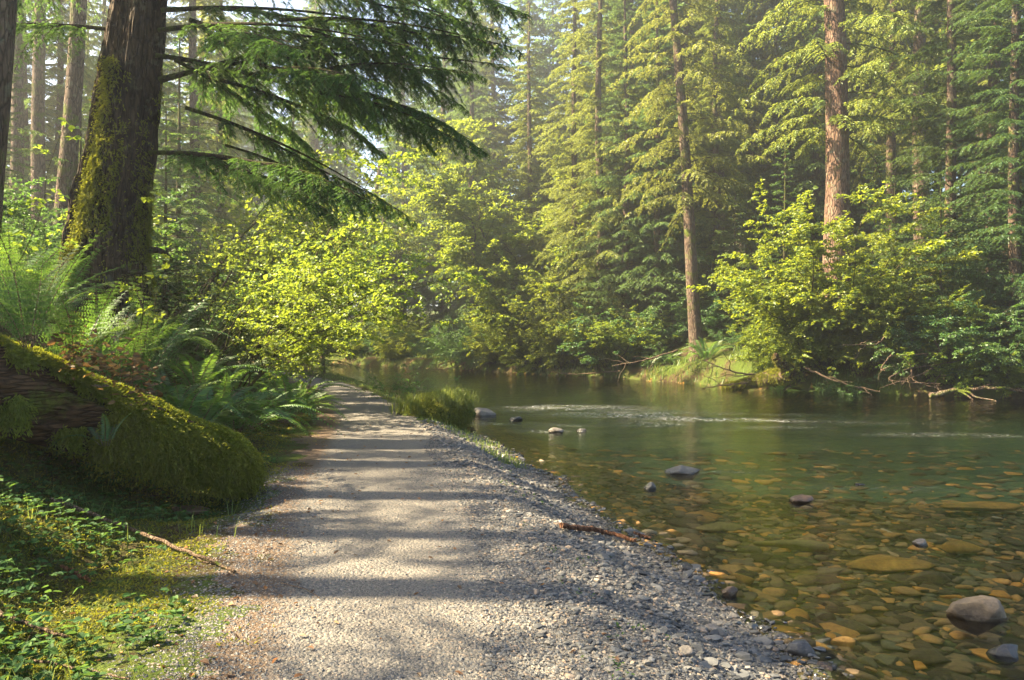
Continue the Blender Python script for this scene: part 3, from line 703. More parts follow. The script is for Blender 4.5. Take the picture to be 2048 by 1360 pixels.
c, T, r = on_tube(rng, BP, BR, n, 0, 1, .0, .62)
a_ = rng.uniform(0, 2 * np.pi, n); Nn = np.stack([np.cos(a_), np.sin(a_), 0 * a_ - .05], -1)
den = fbm(np.stack([Nn[:, 0] * 1.5, Nn[:, 1] * 1.5, c[:, 2] * 1.2], -1), 8, 3)
left = sstep(-.1, -.75, Nn[:, 0] - .15 * (Nn[:, 1] < 0)); hgt = np.exp(-np.clip(c[:, 2] - 2.4, 0, 9) / 2.6)
k = rng.uniform(0, 1, n) < np.clip((left * 2.2 * (.25 + .75 * hgt) + .35 * hgt) * sstep(.36, .48, den + left * .22), 0, 1)
Pm = c[k] + Nn[k] * (r[k] * 1.03)[:, None]
link('moss', mesh('moss', moss_on(rng, Pm, Nn[k], np.full(k.sum(), .7), rng.uniform(.03, .1, k.sum()), 4, .045, .018), [M['moss']]), big)
# boughs
def bough_mesh(seed, L, fill=.9, K=38, Mm=24, rise=.1, droop=.2):
    rng = np.random.default_rng(seed)
    b = np.zeros((1, 3)); d = np.array([[1., 0, 0]])
    lf, wd = spray(rng, b, d, L, K, Mm, A=54, tw=.44, tmax=1.6, rise=rise, droop=droop, tdroop=.45, ll=.034, lw=.011, gap=.027, bare=.12, shape='diamond', jit=.45, fill=fill, wr=.02, sub=.2, hang=.12)
    P = catmull(np.array([(L * u_, 0, L * (rise * u_ - droop * u_ * u_)) for u_ in np.linspace(0, .9, 7)]), 20)
    tb = tube(P, np.linspace(.034, .004, 20), 7, None, True)
    return mesh('bough', [lf, wd] + tparts(tb, 1), [M['hemlock'], M['twig']])
BM = [bough_mesh(100 + i, l, f) for i, (l, f) in enumerate(((4.6, .62), (4.2, .7), (3.4, .66)))]
def bough(i, px, py, d, az, pitch, sc_=1.0, roll=0):
    p = at(px, py, d) - np.array([B[0], B[1], 0])
    link('bough', BM[i], big, tuple(p), (rad(roll), rad(-pitch), rad(az)), (sc_, sc_, sc_))
for a_ in ((0, 318, 158, 11.2, -6, 6, 1.05), (1, 318, 60, 11.2, -20, -6, 1.02), (2, 300, 305, 11.2, -14, -8, 1.05), (1, 322, 20, 11.2, 12, 4, 1.0), (0, 322, -60, 11.2, -34, -6, 1.1),
           (0, 325, -160, 11.2, -8, -4, 1.05), (1, 325, -230, 11.2, 20, -8, 1.1), (2, 325, -130, 11.2, -55, -4, 1.2), (2, 310, 110, 11.2, 40, 0, 1.1),
           (2, 230, 60, 11.2, 200, -5, .9), (1, 230, -100, 11.2, 160, -5, 1.0), (2, 280, -60, 11.2, -95, -8, .8), 
           (2, 440, 160, 11.1, 38, -8, .8), (1, 500, 150, 11.05, -45, -10, .75), (2, 590, 150, 11.0, 15, -12, .85), (0, 420, 100, 11.0, -50, -10, .7), (2, 520, 130, 10.9, 30, -5, .8), (1, 640, 140, 10.8, -30, -6, .62), (2, 380, 40, 11.1, 50, -4, 1.0), (1, 560, 40, 10.9, -12, -6, .8),
           (2, 430, 330, 11.0, -30, -16, .7), (0, 640, 185, 10.95, -5, -16, .52), (1, 370, 215, 11.1, 22, -18, .85), (2, 640, -30, 10.6, -12, -6, .85), (0, 600, -80, 10.6, 30, -8, .72), (1, 470, -40, 10.9, -5, -8, .9),
           (1, 450, 290, 11.2, 40, -12, .55), (2, 350, 120, 11.2, 60, -12, .9), (1, 620, 60, 10.9, 30, -12, .6), (2, 690, 190, 10.9, 45, -12, .5)):
    bough(*a_)
for (px, py, ex, ey, dd, r_) in ((222, 560, 300, 545, 10.9, .05), (300, 500, 345, 520, 11, .05)):
    a1_, a2_ = at(px, py, 11.0), at(ex, ey, dd)
    link('stub', mesh('stub', tparts(tube([a1_, (a1_ + a2_) / 2 + [0, 0, .05], a2_], [r_, r_ * .8, r_ * .5], 9, 8)), [M['twig']], True), big, (-B[0], -B[1], 0))

# ------------------------------------------------------------------ crown and trunk prototypes
CR = {}
CR['big'] = [conifer_crown('crown', 200 + i, 27, 4.4, 1.2 + i, 250, 13, 15, 'fir', .15, .06, .036, droop=(.2, .6), tmax=1.15, tw=.42, hang=.12, td=.38, jit=.28) for i in range(2)]
CR['warm'] = [conifer_crown('crown', 210, 27, 4.0, .6, 260, 13, 15, 'fir_sunlit', .15, .06, .036, droop=(.25, .7), tmax=1.15, hang=.15, td=.42, jit=.3)]
CR['young'] = [conifer_crown('crown', 220, 8, 2.3, .3, 95, 11, 11, 'fir', .1, .04, .036, droop=(.1, .4), tmax=.7, taper=.9, hang=.08, td=.3, jit=.3)]
CR['near'] = [conifer_crown('crown', 205, 27, 4.6, 1.0, 210, 17, 20, 'fir_shaded', .11, .045, .027, droop=(.15, .5), tmax=1.2, tw=.42, hang=.1, td=.38, jit=.28, rise=(.05, .3))]
CR['far'] = [conifer_crown('crown', 230 + i, 30, 4.3, 3 + 3 * i, 210, 9, 9, 'fir', .34, .17, .09, droop=(.2, .6), tmax=1.5, tw=.45, hang=.12, td=.4, jit=.3) for i in range(2)]
CR['high'] = [conifer_crown('crown', 240, 27, 3.6, 7, 125, 12, 14, 'fir_sunlit', .16, .06, .042, droop=(.3, .8), tmax=1.1, hang=.18, td=.45, jit=.3)]
CR['semi'] = [conifer_crown('crown', 260, 27, 3.4, 7.5, 105, 12, 9, 'fir', .18, .06, .075, droop=(.3, .7), tmax=.9, fill=.85, hang=.3, td=.7)]
CR['sparse'] = [conifer_crown('crown', 250, 27, 3.0, 12, 70, 11, 8, 'fir', .18, .062, .08, droop=(.3, .7), tmax=.9, fill=.7, hang=.3, td=.7)]
TR = {}
for nme, H_, r_, mt in (('thick', 27, .46, 'bark_fir'), ('mid', 27, .3, 'bark_far'), ('thin', 24, .17, 'bark_far'), ('small', 8, .09, 'bark_young')):
    p_, q_ = trunk_profile(H_, r_, 1.4, (0, 0), .06 if nme != 'small' else .02, zb=-2.5)
    TR[nme] = trunk_mesh('trunk', p_, q_, M[mt], 40 if nme == 'thick' else 20, 160 if nme == 'thick' else 60, .03 if nme == 'thick' else .012, 5)
def tree(x, y, trunk, crown, label, group=None, s=1.0, rz=0., lean=(0, 0), name='conifer_tree', dz=0, z=None):
    z = gz(x, y) + dz if z is None else z
    c_, s_ = math.cos(rz), math.sin(rz)
    o = empty(name, (x, y, z), label, 'tree', group, (lean[0] * s_ - lean[1] * c_, lean[0] * c_ + lean[1] * s_, rz), (s, s, s))
    link('trunk', TR[trunk], o)
    if crown is not None: link('crown', crown, o)
    return o
def px_x(px, d): return (px - 1024) * d / F

# far bank, named trees
tree(px_x(1672, 31), 31, 'thick', CR['high'][0], 'thick reddish conifer trunk with pale lichen on the right bank', s=1.18, rz=1.0, lean=(-.012, 0), name='fir_tree')
tree(px_x(1395, 35), 35, 'mid', CR['high'][0], 'leaning conifer with a bare lower trunk above the fern on the right bank', s=1.0, rz=2.0, lean=(-.07, 0), name='fir_tree')
tree(px_x(1200, 41), 41.5, 'mid', CR['warm'][0], 'broad conifer leaning its lit boughs over the river bend', s=.92, rz=.5, name='fir_tree')
tree(px_x(1255, 40), 40.3, 'mid', CR['big'][1], 'full conifer with blue green fans right of the broad lit conifer', s=.75, rz=3.6, name='fir_tree')
tree(px_x(1150, 43), 44, 'mid', CR['warm'][0], 'conifer with golden fans left of the broad lit conifer', s=.85, rz=1.9, name='fir_tree')
tree(px_x(940, 53), 56, 'mid', CR['big'][0], 'dense hazy conifer standing right of the misty gap', s=1.0, rz=5.3, name='fir_tree')
tree(px_x(1440, 41), 42, 'mid', CR['warm'][0], 'conifer with pale green fans right of the leaning trunk', s=.8, rz=.8, name='fir_tree')
tree(px_x(1060, 47), 49, 'mid', CR['warm'][0], 'conifer behind the rounded yellow green broadleaf tree', s=.8, rz=2.9, name='fir_tree')
tree(px_x(1320, 39), 39.5, 'mid', CR['big'][0], 'bushy conifer left of the leaning bare trunk', s=.7, rz=5.1, name='fir_tree')
tree(px_x(1270, 47), 48, 'mid', CR['big'][0], 'tall bluish conifer behind the broad lit conifer at the bend', s=1.0, rz=4.1, name='fir_tree')
tree(px_x(885, 59), 60, 'mid', CR['big'][0], 'tall hazy conifer clothed to the ground beyond the river bend', s=1.1, rz=.5, name='fir_tree')
tree(px_x(985, 62), 64, 'mid', CR['warm'][0], 'hazy conifer just right of the tallest misty one', s=1.15, rz=3.5, name='fir_tree')
tree(px_x(800, 70), 72, 'mid', CR['big'][1], 'misty conifer left of the tallest one at the bend', s=1.2, rz=2.5, name='fir_tree')
tree(px_x(2150, 25.5), 25.5, 'mid', CR['near'][0], 'dark spreading conifer overhanging the right edge of the river', s=.95, rz=1.4, name='fir_tree')
tree(px_x(1900, 28.5), 28.5, 'mid', CR['near'][0], 'dark conifer with layered boughs between the big shrub and the right edge', s=.78, rz=2.2, name='fir_tree')
tree(px_x(2040, 25.6), 25.8, 'mid', CR['near'][0], 'conifer whose dark boughs hang low over the bank at right', s=.7, rz=4.6, name='fir_tree')
tree(px_x(1990, 30), 30, 'mid', CR['near'][0], 'dark green conifer behind the overhanging one on the right', s=.95, rz=3.0, name='fir_tree')
for i, (px, d, s_) in enumerate(((1437, 46, 1.1), (1372, 47, 1.0), (1552, 50, .85), (1785, 40, .95), (1845, 38, 1.25), (1700, 46, .8), (1620, 52, .9), (1500, 56, 1.0), (1960, 44, 1.1))):
    tree(px_x(px, d), d, 'mid' if s_ > .9 else 'thin', CR['high'][0], ['grey trunk standing alone between the leaning tree and the reddish trunk', 'dark trunk just left of the lone grey trunk', 'slender dark trunk on the slope behind', 'trunk on the slope right of the reddish trunk', 'grey trunk half hidden by dark boughs upper right', 'thin trunk deep in the wood beside the reddish trunk', 'thin trunk just left of the reddish trunk, deep in the wood', 'faint trunk deep in the wood above the bank', 'trunk deep in the shade at far upper right'][i], 'trunks on the wooded slope', s=s_, rz=i)
# young conifers filling the slope
rng = np.random.default_rng(33)
for i in range(26):
    px = rng.uniform(1180, 2150); d = rng.uniform(36, 56); x_ = px_x(px, d)
    if 1300 < px < 1440 and d < 44: continue
    tree(x_, d, 'small', CR['young'][0], 'small young conifer in the understorey of the wooded slope', 'young conifers on the slope', s=rng.uniform(.5, 1.1), rz=rng.uniform(0, 6), name='young_conifer')
for i, (px, d, s_) in enumerate(((1880, 26.2, .75), (2040, 26, .9), (1790, 30, .8), (2110, 24.2, .6))):
    tree(px_x(px, d), d, 'small', CR['young'][0], ['young conifer with fresh green boughs low over the dark bank', 'young conifer at the right edge of the bank', 'young conifer behind the crooked shrub', 'small conifer beyond the right edge of the bank'][i], s=s_, rz=i * 1.3, name='young_conifer')
# wood beyond
k_ = 0
for row, (d0, d1, nrow) in enumerate(((62, 70, 22), (74, 86, 24), (92, 112, 26))):
    for j in range(nrow):
        a0_ = -44 + 88 * (j + rng.uniform(.1, .9)) / nrow; d = rng.uniform(d0, d1); x_ = math.tan(rad(a0_)) * d
        _, a1_, b1_, *_r = land(np.array([x_]), np.array([d]))
        if b1_[0] < 3 and a1_[0] < 2: continue
        if abs(a0_ + 9) < 3 and row == 0: continue
        tree(x_, d, 'mid', CR['far'][k_ % 2], 'tall conifer in the misty wood closing the view', 'conifers in the far wood', s=rng.uniform(.85, 1.25), rz=rng.uniform(0, 6)); k_ += 1
for i in range(24):
    px = rng.uniform(1250, 2300); d = rng.uniform(46, 60)
    tree(px_x(px, d), d, 'mid', CR['far'][i % 2], 'tall conifer higher up the wooded slope on the right', 'conifers high on the slope', s=rng.uniform(.8, 1.1), rz=rng.uniform(0, 6))

# left bank trees
for i, (px, d, tr_, s_, lean, lab) in enumerate(((-62, 9.6, 'mid', .85, (.09, 0), 'rough trunk cut by the left edge of the picture'), (118, 17.5, 'mid', .72, (.055, 0), 'lichen covered trunk behind the big mossy tree'), (82, 25, 'mid', .8, (0, 0), 'pale thin trunk between the left edge and the lichen covered trunk'), (-60, 20, 'mid', 1, (0, 0), 'trunk beyond the left edge'))):
    tree(px_x(px, d), d, tr_, CR['sparse'][0], lab, s=s_, rz=i * 2.2, lean=lean)
for i, (x_, y_) in enumerate(((-12, 30), (-15, 24), (-18, 33), (-22, 28), (-20, 20), (-25, 38), (-16, 41), (-21, 47), (-30, 45), (-30, 30), (-34, 38), (-27, 54))):
    tree(x_, y_, 'mid', [CR['sparse'][0], CR['high'][0]][y_ > 29], 'conifer in the wood behind the left bank shrubs', 'conifers in the left bank wood', s=rng.uniform(.65, .95), rz=rng.uniform(0, 6))
for i, (x_, y_, c_) in enumerate(((-19, 37, 'big'), (-24, 45, 'warm'), (-13.5, 29.5, 'big'), (-17.5, 28.5, 'big'), (-21, 31, 'warm'), (-12.5, 34, 'warm'), (-25, 29, 'big'), (-15.5, 43, 'warm'), (-28, 41, 'big'), (-24, 34, 'big'), (-33, 50, 'big'), (-19, 52, 'warm'), (-14, 51, 'big'), (-30, 35, 'near'), (-17, 30, 'warm'))):
    tree(x_, y_, 'mid', CR[c_][0], 'leafy conifer closing the view behind the vine maples', 'conifers behind the vine maples', s=rng.uniform(.55, .72), rz=rng.uniform(0, 6))
for i, (x_, y_, c_) in enumerate(((-32, 44, 'big'), (-38, 50, 'big'), (-44, 46, 'warm'), (-41, 57, 'big'), (-22, 69, 'big'), (-16, 65, 'warm'), (-29, 72, 'big'), (-36, 77, 'big'), (-26, 40, 'big'), (-36, 42, 'big'), (-44, 66, 'big'), (-30, 56.5, 'warm'))):
    tree(x_, y_, 'mid', CR[c_][0], 'conifer filling the deep left background above the vine maples', 'conifers deep on the left', s=rng.uniform(.85, 1.1), rz=rng.uniform(0, 6))
for i in range(12):
    x_ = rng.uniform(-20, -7.5); y_ = rng.uniform(17, 34)
    tree(x_, y_, 'small', CR['young'][0], 'young conifer under the trees on the left bank', 'young conifers on the left bank', s=rng.uniform(.5, .95), rz=rng.uniform(0, 6), name='young_conifer')
# unseen trees added left of and behind the photographer to shade the path
for i, (x_, y_, s_, c_) in enumerate(((-9.5, 5.2, .85, 'semi'), (-7, 3.2, .48, 'semi'), (-6.2, 2, .45, 'semi'), (-9, 7.9, .78, 'semi'), (-8.8, 6.4, .55, 'semi'), (-12, 1, .8, 'high'), (-8.5, -3.5, .75, 'high'), (-15.5, 10, .85, 'semi'), (-5, -9, .8, 'big'), (6, -12, .8, 'far'))):
    tree(x_, y_, 'mid', CR[c_][0], 'unseen conifer added beside the path to shade it', 'conifers beside the photographer', s=s_, rz=i * 1.7)

# ------------------------------------------------------------------ broadleaf trees and shrubs
def stem_curve(rng, base, az, L, up, arch):
    u = np.linspace(0, 1, 7); d = np.array([math.cos(az), math.sin(az)])
    h = L * (up * u - arch * u * u); r_ = L * ((1 - up * .6) * u + arch * .6 * u * u)
    P = np.stack([base[0] + d[0] * r_, base[1] + d[1] * r_, base[2] + h], -1); P[1:] += rng.normal(0, .02 * L, (6, 3)); return P
def broadleaf(name, seed, nst, L, mat, ll, lw, gap, up=(.8, 1.), arch=(.1, .3), r0=.025, nb=14, blen=.33, K=7, Mm=6, azr=None, lo=.3, spread=.12, shape='oval', fill=1., rz=.0, twr=.008):
    rng = np.random.default_rng(seed); parts = []; bs, ds, ls = [], [], []
    for i in range(nst):
        az = rng.uniform(0, 6.283) if azr is None else rng.normal(azr[0], azr[1])
        l = L * rng.uniform(.6, 1.05)
        P = stem_curve(rng, (rng.normal(0, spread), rng.normal(0, spread), -.15), az, l, rng.uniform(*up), rng.uniform(*arch)); P2 = catmull(P, 14)
        parts += tparts(tube(P2, np.linspace(r0, r0 * .15, 14) * (l / L), 6), 1)
        t_ = rng.uniform(lo, 1, nb); q = np.stack([np.interp(t_, np.linspace(0, 1, 14), P2[:, k]) for k in range(3)], -1)
        a2 = rng.uniform(0, 6.283, nb); dd = np.stack([np.cos(a2), np.sin(a2), 0 * a2], -1) + nrm(np.array([math.cos(az), math.sin(az), 0.])) * .5
        bs.append(q); ds.append(dd); ls.append(blen * l * (1.15 - .6 * t_) * rng.uniform(.6, 1.1, nb))
    lf, wd = spray(rng, np.concatenate(bs), np.concatenate(ds), np.concatenate(ls), K, Mm, A=48, tw=.5, tmax=1.2, rise=rng.uniform(-.1, 1.1, nst * nb), droop=rng.uniform(.1, .6, nst * nb), tdroop=.2, zj=.35, ll=ll, lw=lw, gap=gap, ang=50, bare=.2, shape=shape, jit=.65, fill=fill, wr=twr)
    st = mesh('stems', parts, [M['twig'], M['bark_young']], True)
    return st, mesh('foliage', [lf, wd], [M[mat], M['twig']])
def plant(proto, name, x, y, label, cat, group=None, s=1.0, rz=0., z=None, stem='stems', fol='foliage', tilt=(0, 0)):
    z = gz(x, y) if z is None else z
    o = empty(name, (x, y, z), label, cat, group, (tilt[0], tilt[1], rz), (s, s, s))
    link(stem, proto[0], o); link(fol, proto[1], o); return o
BL = {}
BL['maple'] = [broadleaf('m', 300 + i, 10, 5.2, 'maple', .08, .065, .085, up=(.7, 1.0), arch=(.1, .5), lo=.42, nb=13, K=8, Mm=6, azr=(0.0, .8), r0=.028) for i in range(2)]
BL['shrub'] = [broadleaf('s', 310 + i, 10, 1.9, 'shrub', .055, .034, .03, nb=12, K=7, Mm=7, r0=.012, blen=.4, up=(.7, 1), lo=.2) for i in range(2)]
BL['alder'] = [broadleaf('a', 320 + i, 14, 4.2, 'alder', .085, .06, .05, nb=20, K=9, Mm=9, r0=.026, up=(.65, 1.), arch=(.1, .4), lo=.08) for i in range(2)]
BL['tall'] = [broadleaf('t', 330, 7, 14, 'alder', .17, .13, .085, nb=150, K=9, Mm=9, r0=.1, up=(.88, 1.), arch=(.0, .08), lo=.15, blen=.23, spread=.5, twr=.012)]
# vine maples over the path on the left
for i, (px, d, s_, rz, lab) in enumerate(((465, 14, .85, .25, 'many stemmed vine maple arching yellow green leaves towards the path'), (490, 17.5, 1.2, -.2, 'vine maple behind the first, reaching over the path'), (395, 15.5, .9, .9, 'bright leafy vine maple right of the big trunk'), (360, 19, 1.4, .3, 'vine maple deeper in the left wood beyond the big trunk'), (505, 22, 1.05, .1, 'vine maple where the path bends out of sight'), (440, 24, 1.6, .5, 'tall vine maple at the back of the left bank'), (520, 31, .9, .2, 'distant vine maple beside the path end'))):
    plant(BL['maple'][i % 2], 'vine_maple', px_x(px, d), d, lab, 'shrub', None, s_, rz)
rng = np.random.default_rng(44)
for i in range(26):
    y_ = rng.uniform(11.5, 32); x_ = -3.6 - y_ * .17 - rng.uniform(.6, 7)
    sk = 1.0
    if i % 3 == 0: x_ = -rng.uniform(5.8, 11); y_ = rng.uniform(9, 18); sk = .55
    plant(BL['shrub'][i % 2], 'leafy_shrub', x_, y_, 'green leafy shrub in the undergrowth of the left bank', 'shrub', 'undergrowth shrubs on the left bank', sk * rng.uniform(.8, 1.6), rng.uniform(0, 6))
# right bank
plant(BL['tall'][0], 'broadleaf_tree', px_x(1068, 44.0), 44.3, 'yellow green broadleaf tree with a rounded top beside the river bend', 'tree', None, 1.1, .3, stem='trunk', fol='crown')
for i, (px, d, s_, k, lab) in enumerate(((1630, 28.9, 1.65, 'alder', 'large sunlit yellow green shrub in front of the reddish trunk'), (1570, 29.4, .95, 'alder', 'lower sunlit shrub at the left of the large one'), (1745, 27.6, 1.25, 'alder', 'shrub with a crooked dark stem above the mossy bank'), (1120, 41.3, 1.1, 'alder', 'sunlit bush hanging over the water at the bend'), (1040, 43.8, .9, 'alder', 'small golden bush at the left end of the sunlit bank'), (1215, 39, .9, 'alder', 'brownish green bush over the dark bank'), (1460, 34, .6, 'shrub', 'blue green bush beside the big fern'), (1700, 26.8, .8, 'shrub', 'low dense bush above the fallen mossy log'), (745, 59, 1.3, 'shrub', 'hazy bush at the foot of the misty wood'), (830, 57, 1.4, 'alder', 'misty low tree at the waterline beyond the bend'), (650, 63, 1.5, 'alder', 'pale misty thicket beyond the path end'), (1310, 36.4, .8, 'shrub', 'small bush at the foot of the leaning conifer'), (560, 68, 1.6, 'alder', 'pale misty thicket further left beyond the path end'), (1830, 26.6, .7, 'alder', 'drooping shrub in the shade at right'))):
    plant(BL[k][i % len(BL[k])], 'leafy_shrub', px_x(px, d), d, lab, 'shrub', None, s_, i * 1.1)
for i, (px, d, s_, lab) in enumerate(((985, 45.6, .8, 'low golden bush just right of the misty gap'), (1075, 42.8, 1.25, 'tall golden green bush rising above the sunlit bank at the bend'), (1160, 40.8, 1.3, 'big golden green bush in front of the broad lit conifer'), (1250, 38.8, .9, 'bush with brownish shaded foot beside the golden bushes'), (1010, 47, 1.0, 'loose bush under the rounded broadleaf tree'), (1668, 29.7, 1.75, 'tall bush hiding the foot of the reddish trunk'), (1700, 28.4, 1.5, 'bright bush right of the reddish trunk foot'), (1540, 30.4, .8, 'small bright bush above the pale grass'))):
    plant(BL['alder'][i % 2], 'leafy_shrub', px_x(px, d), d, lab, 'shrub', None, s_, i * 2.1)
for i in range(22):
    px = rng.uniform(640, 1250); x_ = px_x(px, 50); d = np.interp(x_, far_edge[:, 0], far_edge[:, 1]) + rng.uniform(.3, 5)
    plant(BL[('shrub', 'alder')[i % 5 == 0]][0], 'leafy_shrub', x_, d, 'hazy low bush along the far waterline at the bend', 'shrub', 'bushes along the far waterline', rng.uniform(.5, .8) if i % 5 == 0 else rng.uniform(1.0, 2.0), rng.uniform(0, 6))
for i in range(16):
    x_ = rng.uniform(12.5, 19.5); d = np.interp(x_, far_edge[:, 0], far_edge[:, 1]) + rng.uniform(.2, 2.2)
    plant(BL[('alder', 'shrub')[i % 2]][i % 2], 'leafy_shrub', x_, d, 'dense shrub overhanging the shaded bank at right', 'shrub', 'shrubs overhanging the shaded right bank', rng.uniform(.55, .9) if i % 2 == 0 else rng.uniform(1.2, 1.9), rng.uniform(0, 6))
for i in range(34):
    px = rng.uniform(1150, 2150); d_edge = np.interp(px_x(px, 30), far_edge[:, 0], far_edge[:, 1]); d = np.interp(px, [1150, 1450, 2048, 2150], [41, 33, 26, 25]) + rng.uniform(1.5, 12)
    plant(BL['shrub'][i % 2], 'leafy_shrub', px_x(px, d), d, 'low green shrub in the understorey of the right bank', 'shrub', 'understorey shrubs on the right bank', rng.uniform(.7, 1.6), rng.uniform(0, 6))

# ------------------------------------------------------------------ ferns
def frond(seed, L, n, pl, arch, bip=False, up=.9):
    rng = np.random.default_rng(seed); u = np.linspace(.12, .99, n)
    f = lambda u: np.stack([L * (u * (1 - up * .45) + .25 * arch * u ** 2), 0.03 * L * np.sin(u * 3), L * (up * u - arch * u ** 2)], -1)
    P = f(u); T = nrm(f(u + .01) - P); S = nrm(np.cross(T, np.array([0, 0, 1.]))); U = np.cross(S, T)
    env = np.sin(np.clip(u * 1.0, 0, 1) * np.pi) ** .5 * (1 - u * .55) if not bip else np.clip((1.02 - u), 0, 1) ** .8 * sstep(0, .25, u)
    parts = []
    for s in (1, -1):
        D = S * s + T * .28 + U * rng.normal(.05, .08, (n, 1)); l = pl * env * rng.uniform(.9, 1.08, n)
        if bip:
            k = 8; v = np.linspace(.08, .95, k)[None, :, None]; q = P[:, None] + D[:, None] * l[:, None, None] * v; q[..., 2] -= (l[:, None] * .25 * v[..., 0] ** 2)
            for s2 in (1, -1):
                D2 = T[:, None] * s2 + nrm(D)[:, None] * .5 + 0 * q
                l2 = (l[:, None] * .3 * (1.05 - v[..., 0])).ravel()
                V_, F_ = leaves(q.reshape(-1, 3), D2.reshape(-1, 3), np.broadcast_to(U[:, None], q.shape).reshape(-1, 3), l2, l2 * .38 + .002, 'diamond', .1, .1); parts.append((V_, F_, 0, rng.uniform(0, 1, len(F_))))
            V_, F_ = segs(P, P + D * l[:, None] * .95 - np.array([0, 0, 1]) * (l * .22)[:, None], .0012, .0006); parts.append((V_, F_, 1, .5))
        else:
            V_, F_ = leaves(P, D, U, l, np.full(n, L * .98 / n * .62), 'oval', .1, .22); parts.append((V_, F_, 0, np.repeat(np.clip(rng.uniform(.1, .9) + rng.normal(0, .15, n), 0, 1), 2)))
    parts += tparts(tube(f(np.linspace(0, .98, 12)), np.linspace(.005, .0012, 12), 5), 1)
    return mesh('frond', parts, [M['fern'], M['deadwood']])
FR = [frond(1, 1.15, 34, .15, .75), frond(2, 1.05, 32, .14, .55), frond(3, 1.25, 36, .15, .95), frond(4, .9, 30, .12, .4)]
FB = [frond(5, 1.15, 17, .3, .3, True, 1.05), frond(6, 1.05, 16, .28, .5, True, 1.0)]
rng = np.random.default_rng(55)
def fern(x, y, label, n=14, s=1.0, kind='s', group=None, z=None, tilt=(0, 0)):
    z = gz(x, y) if z is None else z
    o = empty('fern', (x, y, z), label, 'fern', group, (tilt[0], tilt[1], 0))
    for i in range(n):
        me = FR[rng.integers(4)] if kind == 's' else FB[rng.integers(2)]
        a_ = i * 6.283 / n + rng.normal(0, .2); k = s * rng.uniform(.75, 1.1)
        link('frond', me, o, (0.03 * math.cos(a_), .03 * math.sin(a_), 0), (rng.normal(0, .12), rng.normal(-.05, .2), a_), (k, k, k))
    return o
for (px, d, n, s_, kind, lab) in ((420, 10.6, 15, 1.15, 's', 'dark green sword fern behind the mossy log'), (505, 12.2, 16, 1.15, 's', 'lush sword fern in the middle of the fern row'), (570, 13.8, 17, 1.25, 's', 'large sword fern spilling over the left edge of the path'), (600, 16, 14, 1.1, 's', 'sword fern farthest along the path edge'), (595, 14.6, 14, 1.05, 's', 'low sword fern tucked under the farthest one at the path edge'), (340, 10, 14, 1.2, 's', 'sword fern just above the middle of the mossy log'),
        (260, 9, 12, 1.15, 'b', 'pale arching lady fern between log and big tree'), (175, 8.4, 12, 1.2, 'b', 'lady fern in front of the big mossy trunk'), (390, 12.4, 13, 1.2, 's', 'sword fern higher up the bank right of the big trunk'), (470, 15, 14, 1.25, 's', 'sunlit yellow green fern below the vine maple stems'), (440, 13.5, 12, 1.1, 's', 'bright fern behind the row of sword ferns'), (90, 9.5, 12, 1.2, 'b', 'lady fern left of the big mossy trunk'), (10, 8.6, 12, 1.2, 'b', 'lady fern at the left edge behind the log'), (320, 13, 12, 1.2, 's', 'fern at the right foot of the big trunk'), (545, 19.5, 13, 1.1, 's', 'small fern at the back of the bank beside the path'), (230, 10.2, 12, 1.1, 'b', 'feathery fern in front of the base of the big tree'), (375, 9.4, 14, 1.3, 's', 'sword fern reaching over the crest of the log towards the path'), (470, 11.2, 15, 1.2, 's', 'sword fern between the log end and the path edge ferns'), (300, 11.2, 13, 1.3, 'b', 'tall lady fern at the right foot of the big trunk')):
    s_ *= 1.15
    fern(px_x(px, d), d, lab, n, s_, kind)
for (px, d, s_, lab) in ((1412, 33.6, 2.0, 'large sword fern on the right bank beside the leaning conifer'), (1560, 28.8, 1.3, 'yellowish fern under the sunlit shrub'), (1650, 27.8, 1.2, 'fern above the mossy fallen log'), (985, 46.5, 2.0, 'hazy fern on the bank at the bend'), (1335, 36, 1.3, 'fern on the dark bank left of the large sword fern')):
    fern(px_x(px, d), d, lab, 14, s_)

# ------------------------------------------------------------------ the mossy fallen log
logP = np.array([at(-120, 745, 5.9), at(60, 800, 6.45), at(200, 845, 6.95), at(340, 890, 7.35), at(448, 918, 7.62), at(482, 932, 7.8)])
logR = np.array([.34, .32, .28, .25, .21, .1])
lg = empty('fallen_log', (logP[-1][0], logP[-1][1], gz(logP[-1][0], logP[-1][1])), 'thick fallen log shaggy with yellow green moss beside the path', 'fallen log')
off = -np.array(lg.location)
link('log_wood', mesh('log_wood', tparts(tube(logP, logR, 90, 200, True, lambda P, a, rr: (fbm(np.stack([np.broadcast_to(np.cos(a) * 3, rr.shape), np.broadcast_to(np.sin(a) * 3, rr.shape), np.broadcast_to(P[:, :1] * .9, rr.shape)], -1), 4, 5) - .47) * .22)), [M['rot']], True), lg, tuple(off))
rng = np.random.default_rng(66)
n = 46000
c, T, r = on_tube(rng, logP, logR, n, 0, 1, .0, 1)
side = nrm(np.cross(T, np.array([0, 0, 1.]))); upv = np.cross(side, T)
a_ = rng.uniform(-2.3, 2.3, n); Nn = upv * np.cos(a_)[:, None] + side * np.sin(a_)[:, None]
tpos = np.linalg.norm(c - logP[0], axis=1) / np.linalg.norm(logP[-1] - logP[0])
den = fbm(c * 2.2 + Nn * .6, 6, 3)
